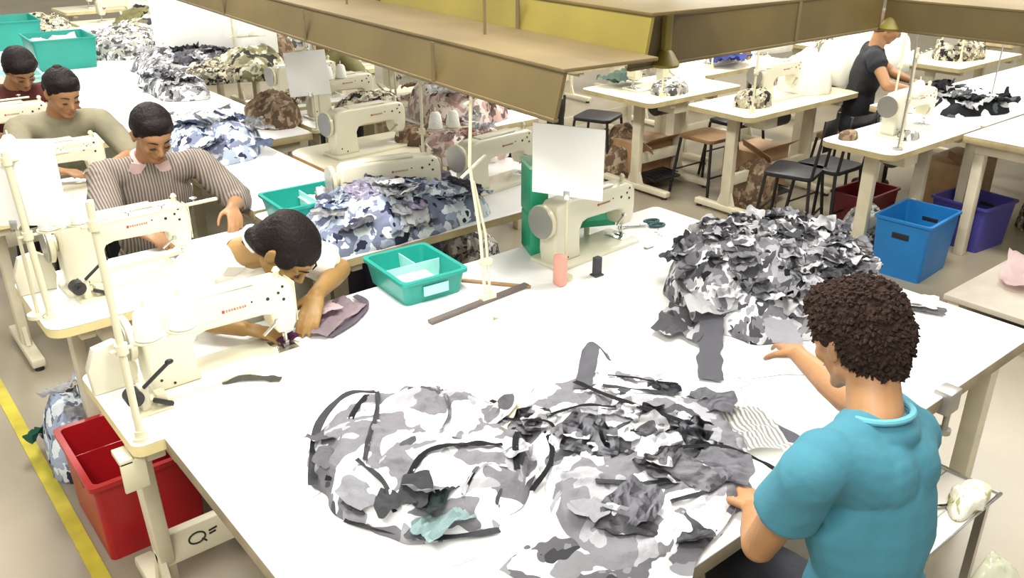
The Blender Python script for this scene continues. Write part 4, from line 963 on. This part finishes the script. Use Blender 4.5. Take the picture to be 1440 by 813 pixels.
sheet('cloth_piece', 'pale lilac cloth draped on the table right of the teal bins', 'cloth piece', (2.55, 9.2, TZ+.02), .3, .9, .6, mat('lilac_white_cloth', (.74, .66, .76), .85), .16, 33, n=16, edge=.25)
HB = [
 ('pile of grey and white cut cloth right of the nearer teal bin', [(2.15, 6.9), (2.15, 7.6), (2.5, 8.0), (2.9, 7.7), (2.95, 7.0), (2.6, 6.7)], .14, CAMO3, 41, 14, .2, [PGREY[0], PGREY[2], CAMO3, DARKF]),
 ('low spill of grey scraps on the long white worktable', [(1.95, 6.2), (1.98, 6.9), (2.25, 7.3), (2.34, 6.9), (2.33, 6.3), (2.2, 6.05)], .09, CAMO3, 42, 8, .14, [PGREY[0], PGREY[2], CAMO3, DARKF]),
 ('heap of pinkish cloth between the round-cornered table and the green box', [(2.55, 3.66), (2.52, 3.86), (2.62, 3.92), (2.90, 3.92), (3.0, 3.80), (2.96, 3.62), (2.8, 3.56)], .16, CAMOP, 43, 10, .15, [PGREY[0], CAMOP, PINKC, mat('cut_cloth_blush', (.74, .60, .56), .85)]),
 ('tall heap of pink and brown cloth at the aisle under the duct', [(2.98, 4.35), (3.0, 4.75), (3.2, 4.95), (3.5, 4.9), (3.62, 4.6), (3.5, 4.3), (3.2, 4.22)], .26, CAMOP, 44, 16, .18, [PGREY[0], CAMOP, PINKC, mat('cut_cloth_tan', (.50, .36, .27), .85), mat('cut_cloth_blush', (.74, .60, .56), .85)]),
 ('grey-olive cloth heap beside the person in olive', [(2.55, 6.6), (2.6, 6.95), (2.85, 7.05), (3.1, 6.9), (3.1, 6.6), (2.85, 6.45)], .2, camo('olive_scraps', [(.70, .67, .52), (.35, .33, .2), (.22, .21, .12), (.05, .05, .04)], 10, (.5, .55, .6)), 45, 0, .2, []),
 ('mixed dark and cream cloth heap at the top left of the picture', [(2.5, 8.8), (2.6, 9.6), (3.0, 10.1), (3.5, 9.8), (3.5, 9.0), (3.0, 8.6)], .24, camo('dark_olive_scraps', [(.70, .64, .5), (.30, .27, .18), (.12, .11, .07), (.03, .03, .03)], 7, (.5, .54, .58)), 46, 8, .3, [PGREY[0], PGREY[2], DARKF, OLIVE2]),
 ('far cream and brown cloth heap at the top edge left of the duct', [(3.4, 10.6), (3.5, 11.8), (4.1, 12.4), (4.8, 12.0), (4.7, 10.9), (4.0, 10.4)], .3, camo('brown_scraps', [(.74, .68, .56), (.36, .28, .2), (.5, .42, .3), (.06, .04, .03)], 6, (.5, .54, .6)), 47, 0, .3, []),
]
for l, poly, h, m, sd, n, sz, ms in HB:
    hp_ = heap('fabric_heap', l, poly, h, m, sd, fold=.045, fscale=9, nt=80, ns=24)
    if n: scatter(hp_, n, 'piece on the '+l, 'pieces on the '+l, ms, sz, sd+60, curl=.05, nvar=6)
tag(MB().box(2.62, 3.64, 4.22, 4.98, .70, TZ, bev=.006).box(2.66, 2.72, 4.26, 4.32, 0, .7).box(3.54, 3.6, 4.26, 4.32, 0, .7).box(2.66, 2.72, 4.88, 4.94, 0, .7).box(3.54, 3.6, 4.88, 4.94, 0, .7).obj('low_table', CREAMT), 'small cream table under the tall pink and brown cloth heap', 'table') if False else big_table('worktable', 'cream worktable under the tall pink and brown cloth heap', 2.96, 3.66, 4.20, 4.98, edge=EDGEW)
tag(MB().prism(round_rect(-.15, .15, -.10, .10, .03), 0, .30, bev=.02).obj('basket', mat('dark_slate_cloth', (.06, .07, .12), .8)), 'dark slate bag on the worktable just under the duct', 'bag').location = (3.55, 4.93, TZ)
# dark interior storage under tables on the left block
tub('crate', 'dark navy crate on the floor behind the second teal tray', 'crate', (2.25, 3.78, .0), 0, .5, .28, .55, mat('navy_plastic', (.01, .012, .06), .5))

# ------------------------------------------------------------------ the block right of the aisle
RB = sewing_table('sewing table whose rounded corner faces the blue crates, right of the aisle', 4.57, 5.66, 2.27, 2.74, edge=EDGEW, rad=.07, legx=.22)
RBc = big_table('cutting_table', 'large white table with the black garments at the right edge of the picture', 5.67, 8.6, 2.27, 3.05, edge=EDGEW)
big_table('cutting_table', 'large white table standing over the blue crates at the right edge', 5.34, 8.6, .9, 2.25, edge=EDGEW, shelf=False)
RB2 = sewing_table('sewing table beside the aisle with a tan stool under it', 4.70, 6.02, 3.32, 3.86, top=CREAMT, edge=EDGEW, rad=.05, legx=.20)
RB3 = sewing_table('sewing table behind the pale post at the aisle', 4.52, 5.55, 4.02, 4.72, top=CREAMT, edge=EDGEW, rad=.05, legx=.28)
rr = [(6.10, 7.3, 3.64, 4.2, 'behind the person in the black vest'), (5.65, 6.8, 4.45, 5.05, 'under the blue cloth'), (7.5, 8.7, 3.3, 3.9, 'at the upper right corner'), (5.0, 6.1, 5.3, 5.9, 'third back from the aisle under the duct'),
      (6.3, 7.4, 5.5, 6.1, 'behind the blue cloth'), (7.6, 8.8, 4.7, 5.3, 'far right behind the upper right corner table'), (9.2, 10.4, 3.6, 4.2, 'far right at the top edge'), (9.1, 10.3, 5.2, 5.8, 'second far right under the duct'), (5.6, 6.8, 6.8, 7.5, 'far back beyond the aisle'), (9.0, 10.2, 2.0, 2.6, 'at the right edge beyond the white table'), (7.2, 8.5, 6.8, 7.4, 'in the farthest row on the right')]
for i, (a, b_, c, d, w) in enumerate(rr):
    sewing_table('cream sewing table '+w, a, b_, c, d, top=CREAMT, edge=EDGEW, full=False)
    dup(SM, ((a+b_)/2, (c+d)/2, TZ), radians((0, 180, 4)[i % 3]), 'cream sewing machine on the table '+w, GM)
dup(SM, (5.35, 3.60, TZ), 0, 'cream sewing machine on the table with the tan stool', GM)
dup(SM, (4.98, 4.42, TZ), radians(180), 'cream sewing machine on the table behind the pale post', GM)
dup(SM, (5.15, 2.52, TZ), radians(0), 'cream sewing machine on the rounded table above the blue crates', GM)
for l, x, y in [('thread stand on the rounded table above the blue crates', 4.80, 2.36), ('thread stand on the table with the tan stool', 4.85, 3.42), ('thread stand behind the pale post', 4.75, 4.12), ('thread stand beside the black garments', 5.80, 2.95), ('thread stand under the blue cloth', 5.9, 4.6), ('thread stand behind the person in the black vest', 6.5, 3.6), ('thread stand at the upper right corner', 7.8, 3.45)]:
    dup(P0, (x, y, TZ), random.Random(x).uniform(-.3, .3), l)
wires = [('tall thin wire stand on the rounded table above the blue crates', 4.72, 2.33, 1.45), ('tall thin wire stand by the black garments', 6.35, 2.55, 1.5), ('tall thin wire stand at the right edge by the white table', 6.05, 2.1, 1.35)]
for l, x, y, z in wires:
    tag(MB().tube([(x, y, TZ), (x+.01, y, (TZ+z)/2), (x, y+.01, z)], .005, 8).cyl((x, y, TZ), (x, y, TZ+.01), .03, n=16).tube([(x, y, z-.05), (x+.2, y, z-.02)], .0035, 6).obj('wire_stand', DSTEEL), l, 'wire stand')
BG = heap('fabric_heap', 'spread pile of black and white garments on the white table at the right', [(5.72, 2.50), (5.78, 2.80), (6.0, 3.0), (6.35, 3.0), (6.55, 2.75), (6.4, 2.45), (6.1, 2.32)], .07, camo('black_white_cloth', [(.012, .012, .014), (.78, .78, .76), (.06, .07, .08)], 6.5, (.52, .6)), 51, fold=.04, fscale=9, nt=110, ns=30, kind=None, cat='garments')
scatter(BG, 10, 'small black or white piece on the pile of black and white garments', 'pieces on the black and white pile', [BLACKF, PGREY[0], DARKF, BLACKF], .2, 91, curl=.05, nvar=5)
sheet('cloth_piece', 'folded blue cloth far back under the duct', 'cloth piece', (6.15, 4.60, TZ+.01), .4, .42, .26, mat('mid_blue_cloth', (.06, .08, .32), .85), .10, 41, n=14, edge=.2)
sheet('cloth_piece', 'dark green cloth under the duct beside the pale post', 'cloth piece', (4.85, 4.62, TZ+.01), .3, .34, .24, mat('sage_cloth', (.10, .16, .12), .85), .08, 42, n=14, edge=.2)

MIXA = camo('mixed_cream_scraps', [(.62, .57, .44), (.30, .28, .22), (.14, .12, .09), (.02, .02, .02), (.40, .36, .24)], 17, (.5, .53, .56, .56))
MIXB = camo('mixed_grey_scraps', [(.60, .60, .58), (.20, .20, .20), (.06, .06, .06), (.34, .32, .28)], 17, (.5, .54, .54))
MIXC = camo('mixed_brown_scraps', [(.26, .18, .11), (.15, .095, .06), (.36, .29, .20), (.12, .08, .05)], 15, (.5, .58, .55))
MORE = [
 ('dark mixed cloth behind the left white panel at the upper left', 2.40, 8.45, .50, .40, .22, MIXB, 1), ('dark mixed cloth between the two large white panels', 2.88, 7.62, .30, .26, .18, MIXB, 2),
 ('brown cloth at the foot of the right white panel', 3.30, 7.50, .34, .26, .20, MIXC, 3), ('cream scraps in front of the white panels', 2.62, 6.75, .40, .26, .12, MIXA, 4),
 ('cream scraps around the machine before the person in olive', 2.72, 5.68, .28, .18, .12, MIXA, 5), ('brown folded cloth on the round-cornered table', 2.72, 4.20, .15, .16, .10, MIXC, 6),
 ('brown cloth spilling behind the round-cornered table', 2.28, 5.15, .22, .24, .16, MIXC, 7), ('cream cloth behind the stand with the white card', 2.86, 4.98, .30, .18, .13, MIXA, 8),
 ('grey scraps on the aisle table three rows back', 3.85, 7.75, .36, .28, .16, MIXB, 9), ('brown scraps on the aisle table under the duct', 4.05, 9.15, .42, .3, .20, MIXC, 10),
 ('cream scraps at the left of the far top table', 2.1, 10.0, .30, .5, .22, MIXA, 11), ('pale pink cloth left of the dark mixed heap', 2.15, 9.0, .20, .38, .16, CAMOP, 12),
 ('cream cloth on the table with the tan stool', 5.05, 3.56, .20, .14, .10, MIXA, 21), ('grey-green cloth on the table behind the pale post', 4.92, 4.20, .20, .14, .09, MIXB, 22),
 ('white cloth on the table third back from the aisle', 5.35, 5.60, .34, .22, .18, MIXA, 23), ('brown cloth on the table under the blue cloth', 6.45, 4.85, .26, .20, .18, MIXC, 24),
 ('dark cloth behind the blue cloth', 6.9, 5.75, .36, .24, .20, MIXB, 25), ('cream cloth behind the person in the black vest', 6.6, 3.95, .30, .22, .22, MIXA, 26),
 ('cream cloth on the upper right corner table', 8.1, 3.6, .40, .24, .18, MIXA, 27), ('brown cloth far right at the top edge', 9.9, 3.9, .40, .26, .22, MIXC, 28),
 ('grey cloth on the far right table behind the corner table', 8.2, 5.0, .44, .26, .22, MIXB, 29), ('cream cloth in the farthest row on the right', 7.8, 7.1, .50, .28, .26, MIXA, 30),
 ('grey scraps beside the machine on the rounded table', 5.0, 2.42, .10, .07, .05, MIXB, 31), ('dark brown cloth roll at the left corner of the rounded table', 4.72, 2.64, .08, .06, .05, MIXC, 32),
]
for l, x, y, w_, d_, h_, m_, sd_ in MORE:
    heap('fabric_heap', l, [(x+w_*cos(a)*(.85+.2*noise.noise(V((a, sd_, 0)))), y+d_*sin(a)*(.85+.2*noise.noise(V((a, sd_, 4))))) for a in [2*pi*k/9 for k in range(9)]], h_, m_, 100+sd_, fold=min(.05, h_*.3), fscale=9, nt=64, ns=20, kind=None, cat='cloth heap')
for l, x, y, z, w_, d_, h_, m_, sd_ in [('brown cloth bundle on the floor under the aisle table', 5.25, 3.62, 0, .18, .2, .36, MIXC, 1), ('dark bundle on the floor under the rounded table', 5.05, 2.62, 0, .16, .16, .30, MIXB, 2), ('tan bundle under the table behind the pale post', 5.0, 4.7, 0, .2, .2, .36, MIXC, 3), ('dark bundle on the floor behind the navy crate', 2.75, 3.78, 0, .25, .12, .45, MIXB, 4), ('cream bundle under the white table over the blue crates', 6.4, 1.95, 0, .3, .25, .4, MIXA, 5), ('pale bundle at the aisle end of the pink heap table', 3.9, 4.0, 0, .2, .25, .35, CAMOP, 6), ('grey bundle further down the aisle floor', 4.2, 5.9, 0, .3, .3, .4, MIXB, 7)]:
    heap('fabric_bundle', l, [(x+w_*cos(a), y+d_*sin(a)) for a in [2*pi*k/9 for k in range(9)]], h_, m_, 140+sd_, z0=z, fold=.04, fscale=9, nt=56, ns=18, shape=.4, kind=None, cat='cloth bundle')
# white machine cover bags
for l, x, y, h, w, sd in [('white cloth cover over a machine on the table with the tan stool', 5.75, 3.62, .30, .26, 61), ('pale grey translucent cover standing right of the tan-stool table', 6.30, 3.62, .46, .30, 62), ('white cloth bundle behind the pale post', 5.28, 4.40, .22, .24, 63), ('white bundle at the upper right beyond the black vest', 7.0, 3.75, .34, .34, 64), ('white bundle on the far right table at the top edge', 9.6, 3.9, .35, .4, 65), ('white bundle far back left of the black vest', 7.1, 5.0, .34, .4, 66)]:
    heap('machine_cover', l, [(x+w*cos(a)*(.9+.1*cos(3*a)), y+w*.72*sin(a)) for a in [2*pi*k/9 for k in range(9)]], h, mat('white_cover_cloth', (.80, .78, .70), .8), sd, fold=.03, fscale=8, nt=64, ns=20, shape=.4, kind=None, cat='cover')
tub('crate', 'open blue plastic crate under the table right of the aisle', 'crate', (4.94, 2.24, .0), radians(4), .42, .32, .36, BLUE, None, .9, handles=True, rim=.014, group='crates right of the aisle')
tub('crate', 'indigo plastic crate just right of the blue crate', 'crate', (5.68, 2.24, .0), radians(-6), .36, .36, .30, INDIGO, None, .9, handles=True, rim=.014, group='crates right of the aisle')
tub('crate', 'dark red crate deep under the rounded table', 'crate', (5.3, 2.78, .0), radians(0), .4, .26, .30, mat('maroon_plastic', (.13, .01, .015), .4), None, .9, group='crates right of the aisle')
sh = thing('low_platform', 'low pale platform on the floor at the right edge under the white table', 'platform', (5.0, 1.35, 0))
MB().box(-.55, .37, -.55, .45, .10, .13, bev=.004).obj('deck', mat('pale_board', (.55, .5, .42), .5, var=.1), sh)
for sx in (-.5, .33):
    for sy in (-.5, .4): MB().box(sx-.03, sx+.03, sy-.03, sy+.03, 0, .10).obj('leg', LEGM, sh)
tub('crate', 'bright red crate at the right edge on the low platform', 'crate', (4.95, 1.28, .13), radians(8), .34, .28, .26, mat('bright_red_plastic', (.62, .03, .03), .4), None, .9, group='crates right of the aisle')
sheet('cloth_piece', 'pink and white cloth spread on the low platform', 'cloth piece', (5.05, 1.62, .135), .3, .55, .26, mat('pale_pink_cloth', (.76, .62, .62), .85), .05, 44, n=14, edge=.3)
tag(MB().box(5.365, 5.435, 4.645, 4.715, 0, 2.9, bev=.006).obj('support_post', mat('pale_post_paint', (.72, .68, .50), .5, var=.1)), 'pale upright post standing between the tables right of the aisle', 'post')
for l, x, y, rz, bk in [('dark chair tucked under the rounded table right of the aisle', 5.15, 2.98, 0, True), ('black chair behind the left corner of the rounded table', 4.86, 3.05, .3, True), ('brown round stool under the table beside the aisle', 5.15, 3.98, 0, False), ('black stool under the table behind the pale post', 4.95, 4.95, .4, False), ('black chair behind the aisle table with the tan stool', 5.7, 4.15, 0, True),
        ('black chair on the left side of the aisle by the pink heap', 3.85, 4.5, .5, True), ('black chair further along the aisle', 4.1, 5.2, .2, True)]:
    stool(l, (x, y, 0), rz, bk, seatm=mat('grey_seat', (.42, .40, .36), .6) if 'grey' in l or 'cream' in l else (WOODS if 'brown' in l else BLACK))
H7 = heap('fabric_bundle', 'white and grey rags on the floor beside the aisle under the card', [(3.3, 3.2), (3.25, 3.6), (3.5, 3.9), (3.8, 3.75), (3.85, 3.35), (3.6, 3.1)], .001, CAMO3, 71, z0=0) if False else None
for l, x, y, w, d, h, m in [('brown cardboard carton on the floor under the table behind the post', 5.1, 4.57, .4, .3, .32, WOODS), ('tan carton under the table beside the aisle', 5.50, 3.80, .4, .3, .35, mat('tan_carton', (.45, .28, .15), .7)), ('brown carton right of the blue crates', 6.2, 2.6, .5, .3, .4, WOODS), ('pale carton in the far aisle', 4.15, 6.6, .5, .4, .5, mat('pale_carton', (.62, .55, .42), .7))]:
    cb = thing('carton', l, 'carton', (x, y, 0)); MB().box(-w/2, w/2, -d/2, d/2, 0, h, bev=.004).obj('box_body', m, cb)
    MB().bar((-w/2, -d/2, h), (-w/2-.05, -d/2-.02, h+.06), d*.9, .004, up=(1, 0, 0)).bar((0, -d/2, h), (0, -d/2-.09, h+.06), w*.95, .004, up=(0, 1, 0)).obj('flap', m, cb)

# ------------------------------------------------------------------ light and camera
w = bpy.data.worlds.new('World'); S.world = w; w.use_nodes = True
w.node_tree.nodes['Background'].inputs['Color'].default_value = (1.0, .975, .90, 1)
w.node_tree.nodes['Background'].inputs['Strength'].default_value = .75
def area(name, loc, sx, sy, e, col=(1, .97, .9)):
    l = bpy.data.lights.new(name, 'AREA'); l.shape = 'RECTANGLE'; l.size = sx; l.size_y = sy; l.energy = e; l.color = col
    o = bpy.data.objects.new(name, l); COL.objects.link(o); o.location = loc; return o
for i, (x, y) in enumerate([(1.2, 1.6), (1.2, 4.5), (1.6, 8), (-.8, .2), (4.2, 1.5), (5.5, 4.5), (8, 2.5), (8, 6), (4, 10)]):  # ceiling lights, plus one added behind the camera to brighten facing cards
    area('ceiling_or_fill_light', (x, y, 3.4), .5, 1.6, 95)
cam = bpy.data.cameras.new('Camera'); co = bpy.data.objects.new('Camera', cam); COL.objects.link(co)
cam.sensor_fit = 'HORIZONTAL'; cam.sensor_width = 36; cam.lens = 36*1221/1440; cam.clip_start = .05
co.location = (0, 0, 2.06); co.rotation_euler = (radians(90-24.3), 0, radians(50.7-90))
S.camera = co
S.view_settings.view_transform = 'Standard'; S.view_settings.look = 'None'; S.view_settings.exposure = .33; S.view_settings.gamma = 1
S.view_settings.use_curve_mapping = False
